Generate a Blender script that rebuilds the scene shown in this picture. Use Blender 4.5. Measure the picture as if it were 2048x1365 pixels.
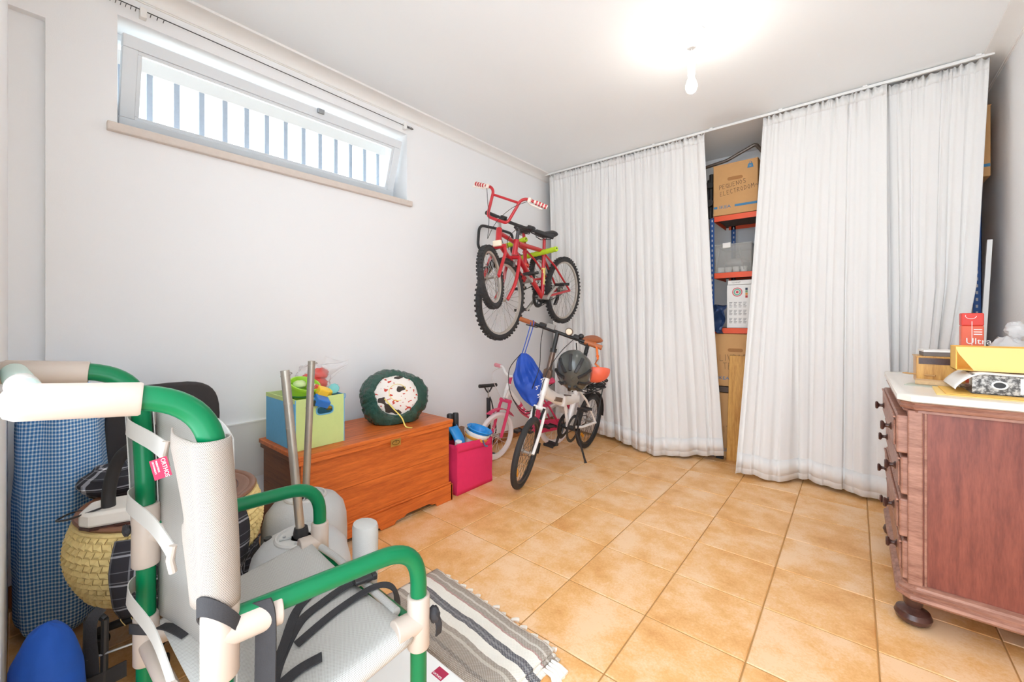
import bpy, bmesh, math, random
from mathutils import Vector, Matrix, noise
PI = math.pi
random.seed(7)
scene = bpy.context.scene
for o in list(bpy.data.objects): bpy.data.objects.remove(o)
COL = scene.collection

# ------------------------------------------------------------------ camera
F_PX = 823.6
cam_d = bpy.data.cameras.new('camera'); cam = bpy.data.objects.new('camera', cam_d); COL.objects.link(cam)
cam.location = (2.447, 0.0, 1.101)
cam.rotation_euler = (PI/2, 0, math.radians(39.717))
cam_d.sensor_fit = 'HORIZONTAL'; cam_d.sensor_width = 36.0
cam_d.lens = F_PX*36.0/2048
cam_d.shift_x = 0.0
cam_d.shift_y = -(682.5-639.9)/2048
cam_d.clip_start = 0.02
scene.camera = cam

# ------------------------------------------------------------------ sky and exposure
world = bpy.data.worlds.new('sky'); scene.world = world; world.use_nodes = True
wn = world.node_tree.nodes; wn.clear()
wb = wn.new('ShaderNodeBackground'); wo = wn.new('ShaderNodeOutputWorld')
wb.inputs['Color'].default_value = (0.81, 0.905, 1.0, 1); wb.inputs['Strength'].default_value = 3.4
world.node_tree.links.new(wb.outputs[0], wo.inputs[0])
scene.view_settings.view_transform = 'Standard'
scene.view_settings.look = 'None'
scene.view_settings.gamma = 1.0
scene.view_settings.use_curve_mapping = False
scene.view_settings.exposure = 0.70
BULB_POWER = 66.0
scene.cycles.diffuse_bounces = 8

# ------------------------------------------------------------------ materials
def s2l(v):
    v /= 255.0
    return v/12.92 if v <= 0.04045 else ((v+0.055)/1.055)**2.4
def rgb(r, g, b): return (s2l(r), s2l(g), s2l(b), 1)
class NT:
    def __init__(s, m):
        m.use_nodes = True; s.t = m.node_tree; s.n = s.t.nodes; s.b = s.n['Principled BSDF']
    def new(s, k, **kw):
        n = s.n.new(k)
        for a, v in kw.items(): setattr(n, a, v)
        return n
    def l(s, a, b): s.t.links.new(a, b)
    def math(s, op, a, b=None, c=None):
        n = s.new('ShaderNodeMath', operation=op)
        for i, x in enumerate((a, b, c)):
            if x is None: continue
            if isinstance(x, (int, float)): n.inputs[i].default_value = x
            else: s.l(x, n.inputs[i])
        return n.outputs[0]
    def mix(s, f, a, b, mode='MIX'):
        n = s.new('ShaderNodeMix', data_type='RGBA', blend_type=mode)
        for i, x in ((0, f), (6, a), (7, b)):
            if isinstance(x, (int, float)): n.inputs[i].default_value = x
            elif isinstance(x, tuple): n.inputs[i].default_value = x
            else: s.l(x, n.inputs[i])
        return n.outputs[2]
    def coord(s, kind='Object', scale=(1, 1, 1), rot=(0, 0, 0)):
        tc = s.new('ShaderNodeTexCoord'); mp = s.new('ShaderNodeMapping')
        mp.inputs['Scale'].default_value = scale; mp.inputs['Rotation'].default_value = rot
        s.l(tc.outputs[kind], mp.inputs[0]); return mp.outputs[0]
    def pos(s, scale=(1, 1, 1)):
        g = s.new('ShaderNodeNewGeometry'); mp = s.new('ShaderNodeMapping'); mp.inputs['Scale'].default_value = scale
        s.l(g.outputs['Position'], mp.inputs[0]); return mp.outputs[0]
    def noise(s, vec, scale, detail=3, rough=.5):
        n = s.new('ShaderNodeTexNoise'); n.inputs['Scale'].default_value = scale
        n.inputs['Detail'].default_value = detail; n.inputs['Roughness'].default_value = rough
        s.l(vec, n.inputs['Vector']); return n.outputs[0]
    def ramp(s, fac, stops):
        n = s.new('ShaderNodeValToRGB'); e = n.color_ramp.elements
        while len(e) < len(stops): e.new(.5)
        for el, (p, c) in zip(e, stops): el.position = p; el.color = c
        s.l(fac, n.inputs[0]); return n.outputs[0]
    def bump(s, h, strength=.2, dist=.01):
        n = s.new('ShaderNodeBump'); n.inputs['Strength'].default_value = strength; n.inputs['Distance'].default_value = dist
        s.l(h, n.inputs['Height']); s.l(n.outputs[0], s.b.inputs['Normal'])
    def sep(s, vec):
        n = s.new('ShaderNodeSeparateXYZ'); s.l(vec, n.inputs[0]); return n.outputs
MATS = {}
def mat(name, col, rough=.5, metal=0, var=.12, vscale=9, bump=0, bscale=80, bdist=.003, spec=.5, coat=0, trans=0, sheen=0):
    if name in MATS: return MATS[name]
    m = bpy.data.materials.new(name); t = NT(m); b = t.b
    c = rgb(*col)
    if var:
        v = t.coord('Object'); n = t.noise(v, vscale, 4, .6)
        dk = tuple(x*(1-var) for x in c[:3])+(1,); lt = tuple(min(1, x*(1+var)) for x in c[:3])+(1,)
        t.l(t.mix(n, dk, lt), b.inputs['Base Color'])
    else: b.inputs['Base Color'].default_value = c
    b.inputs['Roughness'].default_value = rough; b.inputs['Metallic'].default_value = metal
    b.inputs['Specular IOR Level'].default_value = spec; b.inputs['Coat Weight'].default_value = coat
    b.inputs['Transmission Weight'].default_value = trans; b.inputs['Sheen Weight'].default_value = sheen
    if bump: t.bump(t.noise(t.coord('Object'), bscale, 3), bump, bdist)
    MATS[name] = m; return m

def wood(name, base, dark, scale=(1, 14, 14), rough=.35, knots=False):
    m = bpy.data.materials.new(name); t = NT(m)
    v = t.coord('Object', scale); n = t.noise(v, 3.2, 6, .65)
    n2 = t.noise(t.coord('Object', tuple(x*6 for x in scale)), 4, 3)
    f = t.math('ADD', t.math('MULTIPLY', n, .75), t.math('MULTIPLY', n2, .25))
    c = t.ramp(f, [(.32, rgb(*dark)), (.62, rgb(*base))])
    t.l(c, t.b.inputs['Base Color']); t.b.inputs['Roughness'].default_value = rough
    t.bump(n2, .12, .002); MATS[name] = m; return m

# plaster walls
def plaster(name, col, rough_scale=220, strength=.1):
    m = bpy.data.materials.new(name); t = NT(m)
    p = t.pos(); n = t.noise(p, 1.3, 4); c = rgb(*col)
    t.l(t.mix(n, tuple(x*.96 for x in c[:3])+(1,), c), t.b.inputs['Base Color'])
    t.b.inputs['Roughness'].default_value = .85; t.b.inputs['Specular IOR Level'].default_value = .2
    t.bump(t.noise(p, rough_scale, 3), strength, .002)
    return m
M_wall = plaster('wall_plaster', (243, 243, 243))
M_wallr = plaster('textured_plaster', (243, 243, 243), 95, .5)
M_ceil = plaster('ceiling_paint', (246, 249, 250))
M_trim = mat('white_trim', (240, 238, 234), .45, var=.02)
M_panel = mat('panel_paint', (226, 223, 217), .6, var=.02)

def tile_mat(name, pal, nsc, rough):
    m = bpy.data.materials.new(name); t = NT(m)
    oi = t.new('ShaderNodeObjectInfo'); g = t.new('ShaderNodeNewGeometry')
    off = t.new('ShaderNodeVectorMath', operation='ADD'); cmb = t.new('ShaderNodeCombineXYZ')
    r = t.math('MULTIPLY', oi.outputs['Random'], 37.0)
    t.l(r, cmb.inputs[2]); t.l(g.outputs['Position'], off.inputs[0]); t.l(cmb.outputs[0], off.inputs[1])
    n = t.noise(off.outputs[0], nsc, 5, .62); n2 = t.noise(off.outputs[0], nsc*22, 3, .7)
    f = t.math('ADD', t.math('MULTIPLY', n, .72), t.math('MULTIPLY', n2, .28))
    f = t.math('ADD', f, t.math('MULTIPLY', t.math('SUBTRACT', oi.outputs['Random'], .5), .05))
    t.l(t.ramp(f, pal), t.b.inputs['Base Color']); t.b.inputs['Roughness'].default_value = rough
    t.bump(n2, .06, .002); return m
M_tile = tile_mat('terracotta_floor_tile', [(.33, rgb(214, 150, 82)), (.47, rgb(232, 178, 114)), (.6, rgb(242, 202, 158))], 5.5, .42)
M_skirt = tile_mat('terracotta_skirting_tile', [(.35, rgb(150, 92, 52)), (.65, rgb(186, 124, 78))], 6, .45)
M_grout = mat('grout', (176, 132, 78), .9, var=.15)

# ------------------------------------------------------------------ mesh builder
def catmull(pts, n=6, closed=False):
    P = [Vector(p) for p in pts]; out = []
    m = len(P)
    for i in range(m if closed else m-1):
        if closed: a, b, c, d = P[(i-1) % m], P[i], P[(i+1) % m], P[(i+2) % m]
        else: a, b, c, d = P[max(i-1, 0)], P[i], P[i+1], P[min(i+2, m-1)]
        for k in range(n):
            t = k/n
            out.append(.5*((2*b)+(c-a)*t+(2*a-5*b+4*c-d)*t*t+(3*b-a-3*c+d)*t*t*t))
    if not closed: out.append(P[-1])
    return out
def fillet(pts, rad, n=6):
    P = [Vector(p) for p in pts]; out = [P[0]]
    for i in range(1, len(P)-1):
        a, b, c = P[i-1], P[i], P[i+1]
        d1 = (a-b).normalized(); d2 = (c-b).normalized()
        r = min(rad, (a-b).length*.49, (c-b).length*.49)
        p, q = b+d1*r, b+d2*r
        for k in range(n+1):
            t = k/n; out.append((1-t)**2*p+2*t*(1-t)*b+t*t*q)
    out.append(P[-1]); return out
def frame_from(z, hint=None):
    z = Vector(z).normalized()
    h = Vector(hint) if hint else (Vector((0, 0, 1)) if abs(z.z) < .9 else Vector((1, 0, 0)))
    x = h.cross(z)
    if x.length < 1e-6: x = Vector((1, 0, 0)).cross(z)
    x.normalize(); y = z.cross(x); return x, y, z
def axes(x, y, z, o=(0, 0, 0)):
    m = Matrix.Identity(4)
    for i in range(3): m[i][0] = x[i]; m[i][1] = y[i]; m[i][2] = z[i]; m[i][3] = o[i]
    return m
class MB:
    def __init__(s): s.v = []; s.f = []; s.uv = []
    def add(s, vs, fs, uvs=None):
        o = len(s.v); s.v += [Vector(p) for p in vs]; s.f += [tuple(i+o for i in f) for f in fs]
        s.uv += (uvs if uvs else [(0, 0)]*len(vs)); return s
    def box(s, x0, x1, y0, y1, z0, z1, M=None):
        vs = [Vector((x, y, z)) for z in (z0, z1) for y in (y0, y1) for x in (x0, x1)]
        if M: vs = [M @ p for p in vs]
        return s.add(vs, [(0, 2, 3, 1), (4, 5, 7, 6), (0, 1, 5, 4), (2, 6, 7, 3), (0, 4, 6, 2), (1, 3, 7, 5)])
    def sweep(s, pts, prof, hint=None, closed=False, cap=True, scales=None):
        P = [Vector(p) for p in pts]; n = len(P); m = len(prof); vs = []; uvs = []
        d0 = (P[1]-P[0]) if not closed else (P[1]-P[-1])
        x, y, z = frame_from(d0, hint); L = 0
        for i in range(n):
            if closed: d = P[(i+1) % n]-P[i-1]
            else: d = P[min(i+1, n-1)]-P[max(i-1, 0)]
            if d.length < 1e-9: d = z
            d.normalize()
            if hint:
                x, y, _ = frame_from(d, hint)
            elif i:
                x = (x-d*x.dot(d)); x.normalize(); y = d.cross(x)
            if i: L += (P[i]-P[i-1]).length
            k = scales(i/(n-1)) if callable(scales) else 1
            for j, (a, b) in enumerate(prof): vs.append(P[i]+x*a*k+y*b*k); uvs.append((j/m, L))
        fs = []
        for i in range(n if closed else n-1):
            a, b = i*m, ((i+1) % n)*m
            for j in range(m): fs.append((a+j, a+(j+1) % m, b+(j+1) % m, b+j))
        if cap and not closed: fs += [tuple(range(m-1, -1, -1)), tuple((n-1)*m+j for j in range(m))]
        return s.add(vs, fs, uvs)
    def tube(s, pts, r, n=10, closed=False, cap=True, scales=None):
        return s.sweep(pts, [(r*math.cos(2*PI*j/n), r*math.sin(2*PI*j/n)) for j in range(n)], None, closed, cap, scales)
    def strap(s, pts, w, t, hint):
        return s.sweep(pts, [(-w/2, -t/2), (w/2, -t/2), (w/2, t/2), (-w/2, t/2)], hint)
    def cyl(s, p0, p1, r0, r1=None, n=16, cap=True):
        r1 = r0 if r1 is None else r1
        x, y, z = frame_from(Vector(p1)-Vector(p0))
        vs = [Vector(p)+x*r*math.cos(2*PI*j/n)+y*r*math.sin(2*PI*j/n) for p, r in ((p0, r0), (p1, r1)) for j in range(n)]
        fs = [(j, (j+1) % n, n+(j+1) % n, n+j) for j in range(n)]
        if cap: fs += [tuple(range(n-1, -1, -1)), tuple(range(n, 2*n))]
        return s.add(vs, fs)
    def lathe(s, prof, o=(0, 0, 0), n=24, M=None, wob=None, cap=True):
        vs = []; uvs = []; m = len(prof); M = M or Matrix.Translation(o)
        for i, (r, z) in enumerate(prof):
            for j in range(n):
                a = 2*PI*j/n; rr = r*(wob(a, z) if wob else 1)
                vs.append(M @ Vector((rr*math.cos(a), rr*math.sin(a), z))); uvs.append((j/n, i/(m-1)))
        fs = [(i*n+j, i*n+(j+1) % n, (i+1)*n+(j+1) % n, (i+1)*n+j) for i in range(m-1) for j in range(n)]
        loop = prof[0] == prof[-1]
        if cap and not loop and prof[0][0] > 1e-6: fs.append(tuple(range(n-1, -1, -1)))
        if cap and not loop and prof[-1][0] > 1e-6: fs.append(tuple((m-1)*n+j for j in range(n)))
        return s.add(vs, fs, uvs)
    def sphere(s, c, r, nu=20, nv=12, M=None, wob=None):
        r = (r, r, r) if isinstance(r, (int, float)) else r
        vs = []; fs = []
        for i in range(nv+1):
            th = PI*i/nv
            for j in range(nu):
                ph = 2*PI*j/nu; d = Vector((math.sin(th)*math.cos(ph), math.sin(th)*math.sin(ph), math.cos(th)))
                k = wob(d) if wob else 1
                p = Vector((d.x*r[0], d.y*r[1], d.z*r[2]))*k
                vs.append((M @ p if M else p)+Vector(c))
        fs = [(i*nu+j, (i+1)*nu+j, (i+1)*nu+(j+1) % nu, i*nu+(j+1) % nu) for i in range(nv) for j in range(nu)]
        return s.add(vs, fs, [(j/nu, 1-i/nv) for i in range(nv+1) for j in range(nu)])
    def prism(s, poly, h0, h1, M=None):
        n = len(poly); vs = [Vector((a, b, h)) for h in (h0, h1) for a, b in poly]
        if M: vs = [M @ p for p in vs]
        return s.add(vs, [tuple(range(n-1, -1, -1)), tuple(range(n, 2*n))]+[(j, (j+1) % n, n+(j+1) % n, n+j) for j in range(n)])
    def grid(s, fn, nu, nv, wrap=False):
        vs = []; uvs = []
        for j in range(nv+1):
            for i in range(nu+(0 if wrap else 1)):
                u, v = i/nu, j/nv; vs.append(Vector(fn(u, v))); uvs.append((u, v))
        w = nu if wrap else nu+1
        fs = [(j*w+i, j*w+(i+1) % w, (j+1)*w+(i+1) % w, (j+1)*w+i) for j in range(nv) for i in range(nu)]
        return s.add(vs, fs, uvs)
    def xf(s, M): s.v = [M @ p for p in s.v]; return s
    def build(s, name, material, parent=None, smooth=True, bevel=0, solid=0, subsurf=0, seg=2):
        lo = Vector((min(p.x for p in s.v), min(p.y for p in s.v), min(p.z for p in s.v)))
        hi = Vector((max(p.x for p in s.v), max(p.y for p in s.v), max(p.z for p in s.v)))
        o = Vector(((lo.x+hi.x)/2, (lo.y+hi.y)/2, lo.z))
        me = bpy.data.meshes.new(name); me.from_pydata([p-o for p in s.v], [], s.f)
        uvl = me.uv_layers.new(name='UVMap')
        for l in me.loops: uvl.data[l.index].uv = s.uv[l.vertex_index]
        # fix u wrap on closed lathes and grids
        for p in me.polygons:
            us = [uvl.data[i].uv[0] for i in p.loop_indices]
            if max(us)-min(us) > .6:
                for i in p.loop_indices:
                    if uvl.data[i].uv[0] < .4: uvl.data[i].uv[0] += 1
        bm = bmesh.new(); bm.from_mesh(me)
        bmesh.ops.recalc_face_normals(bm, faces=bm.faces)
        if smooth:
            for f in bm.faces: f.smooth = True
            for e in bm.edges:
                if len(e.link_faces) == 2 and e.calc_face_angle(0) > .62: e.smooth = False
        bm.to_mesh(me); bm.free()
        me.materials.append(material)
        ob = bpy.data.objects.new(name, me); COL.objects.link(ob)
        ob.location = o
        if parent:
            ob.parent = parent; ob.location = o-WLOC[parent.name]
        WLOC[ob.name] = o
        if solid:
            md = ob.modifiers.new('solid', 'SOLIDIFY'); md.thickness = solid; md.offset = 0
        if bevel:
            md = ob.modifiers.new('bevel', 'BEVEL'); md.width = bevel; md.segments = seg; md.limit_method = 'ANGLE'; md.angle_limit = .7
        if subsurf:
            md = ob.modifiers.new('subsurf', 'SUBSURF'); md.levels = subsurf; md.render_levels = subsurf
        return ob
WLOC = {}
def thing(name, label, cat, loc, group=None):
    o = bpy.data.objects.new(name, None); COL.objects.link(o); o.location = loc; o.empty_display_size = .05
    WLOC[o.name] = Vector(loc); o['label'] = label; o['category'] = cat
    if group: o['group'] = group
    return o
def tag(o, label, cat, group=None):
    o['label'] = label; o['category'] = cat
    if group: o['group'] = group
    return o
def struct(o, label=None):
    o['kind'] = 'structure'
    if label: o['label'] = label
    return o
def part(o, label): o['label'] = label; return o
def text(s, size, material, M, parent, name='lettering', ext=.0004, shear=0, align='LEFT', sx=1.0):
    cu = bpy.data.curves.new(name, 'FONT'); cu.body = s; cu.size = size; cu.extrude = ext; cu.shear = shear; cu.align_x = align
    cu.resolution_u = 3
    to = bpy.data.objects.new('tmp', cu); COL.objects.link(to)
    dg = bpy.context.evaluated_depsgraph_get(); me = bpy.data.meshes.new_from_object(to.evaluated_get(dg))
    bpy.data.objects.remove(to)
    mb = MB(); mb.add([M @ Vector((v.co.x*sx, v.co.y, v.co.z)) for v in me.vertices], [tuple(p.vertices) for p in me.polygons])
    bpy.data.meshes.remove(me)
    return mb.build(name, material, parent, smooth=False)
def hwrite(strokes, size, material, M, parent, name='handwriting', r=.0012):
    """marker strokes: list of polylines in letter units"""
    mb = MB()
    for st in strokes:
        P = [M @ Vector((x*size, y*size, 0)) for x, y in st]
        for a, b in zip(P, P[1:]): mb.cyl(a, b, r, n=5)
    return mb.build(name, material, parent)

# ================================================================== THE ROOM
XR, YB, ZC = 3.09, 4.12, 2.58
# floor: grout bed and single tiles
mb = MB().box(-.2, XR+.1, -.6, YB, -.03, -.003)
floor = struct(mb.build('floor', M_grout, smooth=False), 'floor of square terracotta tiles')
T = .33; gx0, gy0 = .198, .178; g = .0022
_tm = {}
def tile_obj(x0, x1, y0, y1):
    w, d = round(x1-x0, 4), round(y1-y0, 4)
    key = (w, d)
    if key not in _tm:
        b = .0025
        m = bpy.data.meshes.new('floor_tile'); hw, hd = w/2, d/2
        vs = [(-hw, -hd, -.012), (hw, -hd, -.012), (hw, hd, -.012), (-hw, hd, -.012), (-hw, -hd, -b), (hw, -hd, -b), (hw, hd, -b), (-hw, hd, -b),
              (-hw+b, -hd+b, 0), (hw-b, -hd+b, 0), (hw-b, hd-b, 0), (-hw+b, hd-b, 0)]
        fs = [(8, 9, 10, 11)]+[(i, (i+1) % 4, 4+(i+1) % 4, 4+i) for i in range(4)]+[(4+i, 4+(i+1) % 4, 8+(i+1) % 4, 8+i) for i in range(4)]
        m.from_pydata(vs, [], fs); m.materials.append(M_tile); _tm[key] = m
    o = bpy.data.objects.new('floor_tile', _tm[key]); COL.objects.link(o)
    o.parent = floor; o.location = Vector(((x0+x1)/2, (y0+y1)/2, 0))-WLOC['floor']
xs = [0]+[gx0+T*k for k in range(-1, 12) if 0.02 < gx0+T*k < XR-.02]+[XR]
ys = [-.02]+[gy0+T*k for k in range(-2, 14) if 0 < gy0+T*k < YB-.02]+[YB]
for a, b in zip(xs, xs[1:]):
    for c, d in zip(ys, ys[1:]): tile_obj(a+g, b-g, c+g, d-g)

# left wall with the high window opening and the shallow recess at its near end
WY0, WY1, WZ0, WZ1 = .279, 1.776, 1.945, 2.42
NX = -.035
mb = MB()
mb.box(-.28, 0, .073, WY0, 0, ZC); mb.box(-.28, 0, WY1, YB, 0, ZC)
mb.box(-.28, 0, WY0, WY1, 0, WZ0); mb.box(-.28, 0, WY0, WY1, WZ1, ZC)
mb.box(-.28, NX, -.25, .073, 0, ZC); mb.box(NX, 0, -.25, .073, 2.29, ZC)
struct(mb.build('wall_left', M_wall, smooth=False), 'off white plastered wall with a high window')
struct(MB().box(-.3, XR+.15, YB, YB+.1, 0, ZC).build('wall_back', M_wall, smooth=False), 'off white wall behind the shelves')
struct(MB().box(XR, XR+.12, -.12, YB, 0, ZC).build('wall_right', M_wallr, smooth=False), 'rough white plastered wall beside the chest of drawers')  # unseen near end added to cut side light on the shower chair
struct(MB().box(NX-.1, 1.45, -.12, -.02, 0, ZC).build('wall_near', M_wall, smooth=False), 'white wall end at the doorway')  # only the far sliver shows; unseen length added to shade the window wall
struct(MB().box(-.3, XR+.15, -.12, YB+.1, ZC, ZC+.1).build('ceiling', M_ceil, smooth=False), 'white painted ceiling')
# cornices (cove profile)
def cornice(name, x, sgn, y0, y1):
    prof = [(0, 2.515), (.006, 2.515), (.006, 2.52)]
    for k in range(9):
        a = k/8*PI/2; prof.append((.012+.062*(1-math.cos(a)), 2.52+.048*math.sin(a)))
    prof += [(.088, 2.568), (.088, ZC), (0, ZC)]
    M = Matrix(((sgn, 0, 0, x), (0, 0, 1, 0), (0, 1, 0, 0), (0, 0, 0, 1)))
    return struct(MB().prism(prof, y0, y1, M).build(name, M_trim), 'white cove cornice along the ceiling')
cornice('trim_1', 0, 1, .073, YB); cornice('trim_2', XR, -1, .25, YB)
# skirting tiles along the left wall, one by one
bb = struct(MB().box(0, .004, .08, YB, 0, .082).build('baseboard_left', M_grout, smooth=False), 'terracotta skirting tiles along the window wall')
y = .08
while y < YB-.05:
    y1 = min(y+.33, YB); MB().box(.003, .011, y+.0015, y1-.0015, .001, .084).build('skirting_tile', M_skirt, bb, smooth=False, bevel=.002); y = y1
bn = struct(MB().box(NX, NX+.004, -.02, .073, 0, .082).build('baseboard_recess', M_grout, smooth=False))
MB().box(NX+.003, NX+.011, -.018, .071, .001, .084).build('skirting_tile', M_skirt, bn, smooth=False, bevel=.002)
bk = struct(MB().box(0, XR, YB-.004, YB, 0, .082).build('baseboard_back', M_grout, smooth=False))
y = 0.02
while y < XR-.05:
    y1 = min(y+.33, XR); MB().box(y+.0015, y1-.0015, YB-.011, YB-.003, .001, .084).build('skirting_tile', M_skirt, bk, smooth=False, bevel=.002); y = y1
# low raised wall panel with white upper edge
wp = struct(MB().box(0, .008, .35, 1.02, .27, .56).build('trim_3', M_panel, smooth=False, bevel=.002), 'low raised wall panel beside the wooden trunk')
MB().box(0, .012, .35, 1.02, .56, .566).build('edge_strip', M_trim, wp, smooth=False)
tp = MB().box(0, .02, .35, 1.02, .084, .1); tp.build('edge_strip', M_trim, wp, smooth=False)

# ------------------------------------------------------------------ window
M_pvc = mat('window_pvc', (228, 232, 235), .3, var=.02)
M_sill = mat('sill_stone', (216, 204, 194), .6, var=.08, vscale=40)
mg = bpy.data.materials.new('window_glass'); t = NT(mg)
tr = t.new('ShaderNodeBsdfTransparent'); gl = t.new('ShaderNodeBsdfGlossy'); gl.inputs['Roughness'].default_value = .02
mx = t.new('ShaderNodeMixShader'); mx.inputs[0].default_value = .05
t.l(tr.outputs[0], mx.inputs[1]); t.l(gl.outputs[0], mx.inputs[2]); t.l(mx.outputs[0], t.n['Material Output'].inputs[0])
win = struct(MB().box(-.2, -.16, WY0, WY1, WZ0, WZ0+.045).box(-.2, -.16, WY0, WY1, WZ1-.03, WZ1).box(-.2, -.16, WY0, WY0+.02, WZ0+.045, WZ1-.03).box(-.2, -.16, WY1-.02, WY1, WZ0+.045, WZ1-.03)
    .build('window_1', M_pvc, smooth=False, bevel=.003), 'wide high window tilted open inwards')
# tilted sash: hinged at the bottom
SY0, SY1 = .300, 1.752
zb, zt, xb, xt = 1.985, 2.368, -.155, -.03
up = Vector((xt-xb, 0, zt-zb)); SH = up.length; up.normalize(); nrm = Vector((0, 1, 0)).cross(up)*-1
if nrm.x < 0: nrm = -nrm
MS = axes(Vector((0, 1, 0)), up, nrm, Vector((xb, SY0, zb)))
SW = SY1-SY0
def ring(w0, w1, h0, h1, b, z0, z1):
    m = MB(); m.box(w0, w1, h0, h0+b, z0, z1); m.box(w0, w1, h1-b, h1, z0, z1)
    m.box(w0, w0+b, h0+b, h1-b, z0, z1); m.box(w1-b, w1, h0+b, h1-b, z0, z1); return m.xf(MS)
sash = ring(0, SW, 0, SH, .052, -.045, .008).build('sash', M_pvc, win, smooth=False, bevel=.003)
ring(.052, SW-.052, .052, SH-.052, .016, -.02, .002).build('glazing_bead', M_pvc, sash, smooth=False, bevel=.002)
MB().box(.06, SW-.06, .06, SH-.06, -.012, -.008).xf(MS).build('pane', mg, sash, smooth=False)
part(MB().box(SW*.585, SW*.612, SH-.022, SH+.004, .008, .024).xf(MS).build('window_latch', mat('latch_grey', (150, 155, 160), .35, .6), sash, smooth=False, bevel=.003), 'small grey latch')
sill = MB().box(-.16, .028, .245, 1.806, 1.908, 1.945).build('window_sill', M_sill, win, smooth=False, bevel=.004)
# outer grille: single bars
M_bar = mat('grille_paint', (168, 180, 194), .5, var=.15, vscale=60)
gr = thing('window_grille', 'grey vertical security bars outside the high window', 'grille', (-.29, 1.0, 1.95))
for k in range(-1, 14):
    yb = .43+.1077*k
    MB().box(-.297, -.281, yb-.0125, yb+.0125, 1.97, 2.39).build('bar', M_bar, gr, smooth=False, bevel=.002)
MB().box(-.30, -.278, .25, 1.83, 1.955, 1.975).build('rail', M_trim, gr, smooth=False)
MB().box(-.30, -.278, .25, 1.83, 2.335, 2.405).build('rail', M_trim, gr, smooth=False)
# outside: low terrace wall and a bare shrub
M_out = mat('outdoor_white', (238, 234, 224), .8, var=.05)
ow = tag(MB().box(-2.6, -2.4, -1.5, 6.5, 0, 2.75).box(-2.62, -2.38, -1.5, 6.5, 2.75, 2.82).build('garden_wall', M_out, smooth=False, bevel=.01), 'sunlit white garden wall seen through the window bars', 'wall')
tag(MB().box(-2.4, -.28, -1.5, 6.5, 1.78, 1.86).build('terrace_slab', M_out, smooth=False), 'pale terrace slab outside the window', 'terrace')
sh = thing('bare_shrub', 'pale bare twisted shrub branches behind the window bars', 'shrub', (-.75, .75, 1.86))
M_branch = mat('dry_branch', (120, 108, 96), .8, var=.2, vscale=40)
rs = random.Random(3)
for k in range(7):
    p = Vector((-.75, .72+.05*k, 1.86)); d = Vector((rs.uniform(-.3, .3), rs.uniform(-.8, .8), 1)).normalized(); P = [p]
    for i in range(7):
        d = (d+Vector((rs.uniform(-.5, .5), rs.uniform(-.7, .7), rs.uniform(-.5, .3)))).normalized(); P.append(P[-1]+d*.07)
    MB().tube(catmull(P, 4), .008, 6, scales=lambda t: 1-.75*t).build('branch', M_branch, sh)
# thin curtain wire with rings above the window
M_wire = mat('dark_wire', (70, 68, 66), .4, .6)
cw = thing('curtain_wire', 'thin dark curtain wire with metal rings above the window', 'curtain rail', (.02, 1.04, 2.45))
MB().cyl((.022, .18, 2.474), (.022, 1.815, 2.462), .0022, n=8).build('wire', M_wire, cw)
for yb in (.36, 1.745): MB().box(0, .03, yb-.012, yb+.012, 2.44, 2.485).build('bracket', M_trim, cw, smooth=False, bevel=.003)
for yb in [.255+.016*k for k in range(6)]+[.385, .408, .43]+[1.757+.008*k for k in range(7)]:
    M = axes(Vector((1, 0, 0)), Vector((0, .2, 1)).normalized(), Vector((0, 1, -.2)).normalized(), Vector((.022, yb, 2.463)))
    MB().tube([M @ Vector((.0075*math.cos(a*PI/6), .0075*math.sin(a*PI/6), 0)) for a in range(12)], .0012, 5, closed=True).build('ring', M_wire, cw)

# ------------------------------------------------------------------ hanging bulb
BX, BY = 1.80, 2.23
lamp = thing('pendant_bulb', 'bare lit bulb hanging from a white ceiling rose', 'lamp', (BX, BY, 2.3))
M_lampw = mat('lamp_white', (236, 234, 230), .35, var=.02)
MB().lathe([(0, 2.58), (.064, 2.58), (.066, 2.572), (.062, 2.566), (.045, 2.552), (.03, 2.53), (.022, 2.508), (.016, 2.503), (0, 2.503)], (BX, BY, 0), 32).build('ceiling_rose', M_lampw, lamp)
MB().cyl((BX, BY, 2.505), (BX, BY, 2.43), .0022, n=8).build('cable', M_lampw, lamp)
MB().lathe([(0, 2.44), (.006, 2.435), (.008, 2.425), (.022, 2.42), (.024, 2.415), (.022, 2.41), (.02, 2.37), (.017, 2.365), (0, 2.365)], (BX, BY, 0), 24).build('lamp_holder', M_lampw, lamp)
mbulb = bpy.data.materials.new('lit_bulb'); t = NT(mbulb)
t.b.inputs['Base Color'].default_value = (1, .95, .85, 1); t.b.inputs['Emission Color'].default_value = (1, .88, .7, 1); t.b.inputs['Emission Strength'].default_value = 14
bulb = MB().lathe([(.014, 2.367), (.015, 2.352), (.022, 2.335), (.0285, 2.312), (.028, 2.298), (.022, 2.283), (.012, 2.275), (0, 2.272)], (BX, BY, 0), 24).build('bulb', mbulb, lamp)
ld = bpy.data.lights.new('bulb_light', 'POINT'); ld.energy = BULB_POWER; ld.color = (1, .95, .88); ld.shadow_soft_size = .03
lo = bpy.data.objects.new('bulb_light', ld); COL.objects.link(lo); lo.parent = lamp; lo.location = Vector((BX, BY, 2.305))-WLOC[lamp.name]
bulb.visible_shadow = True
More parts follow.
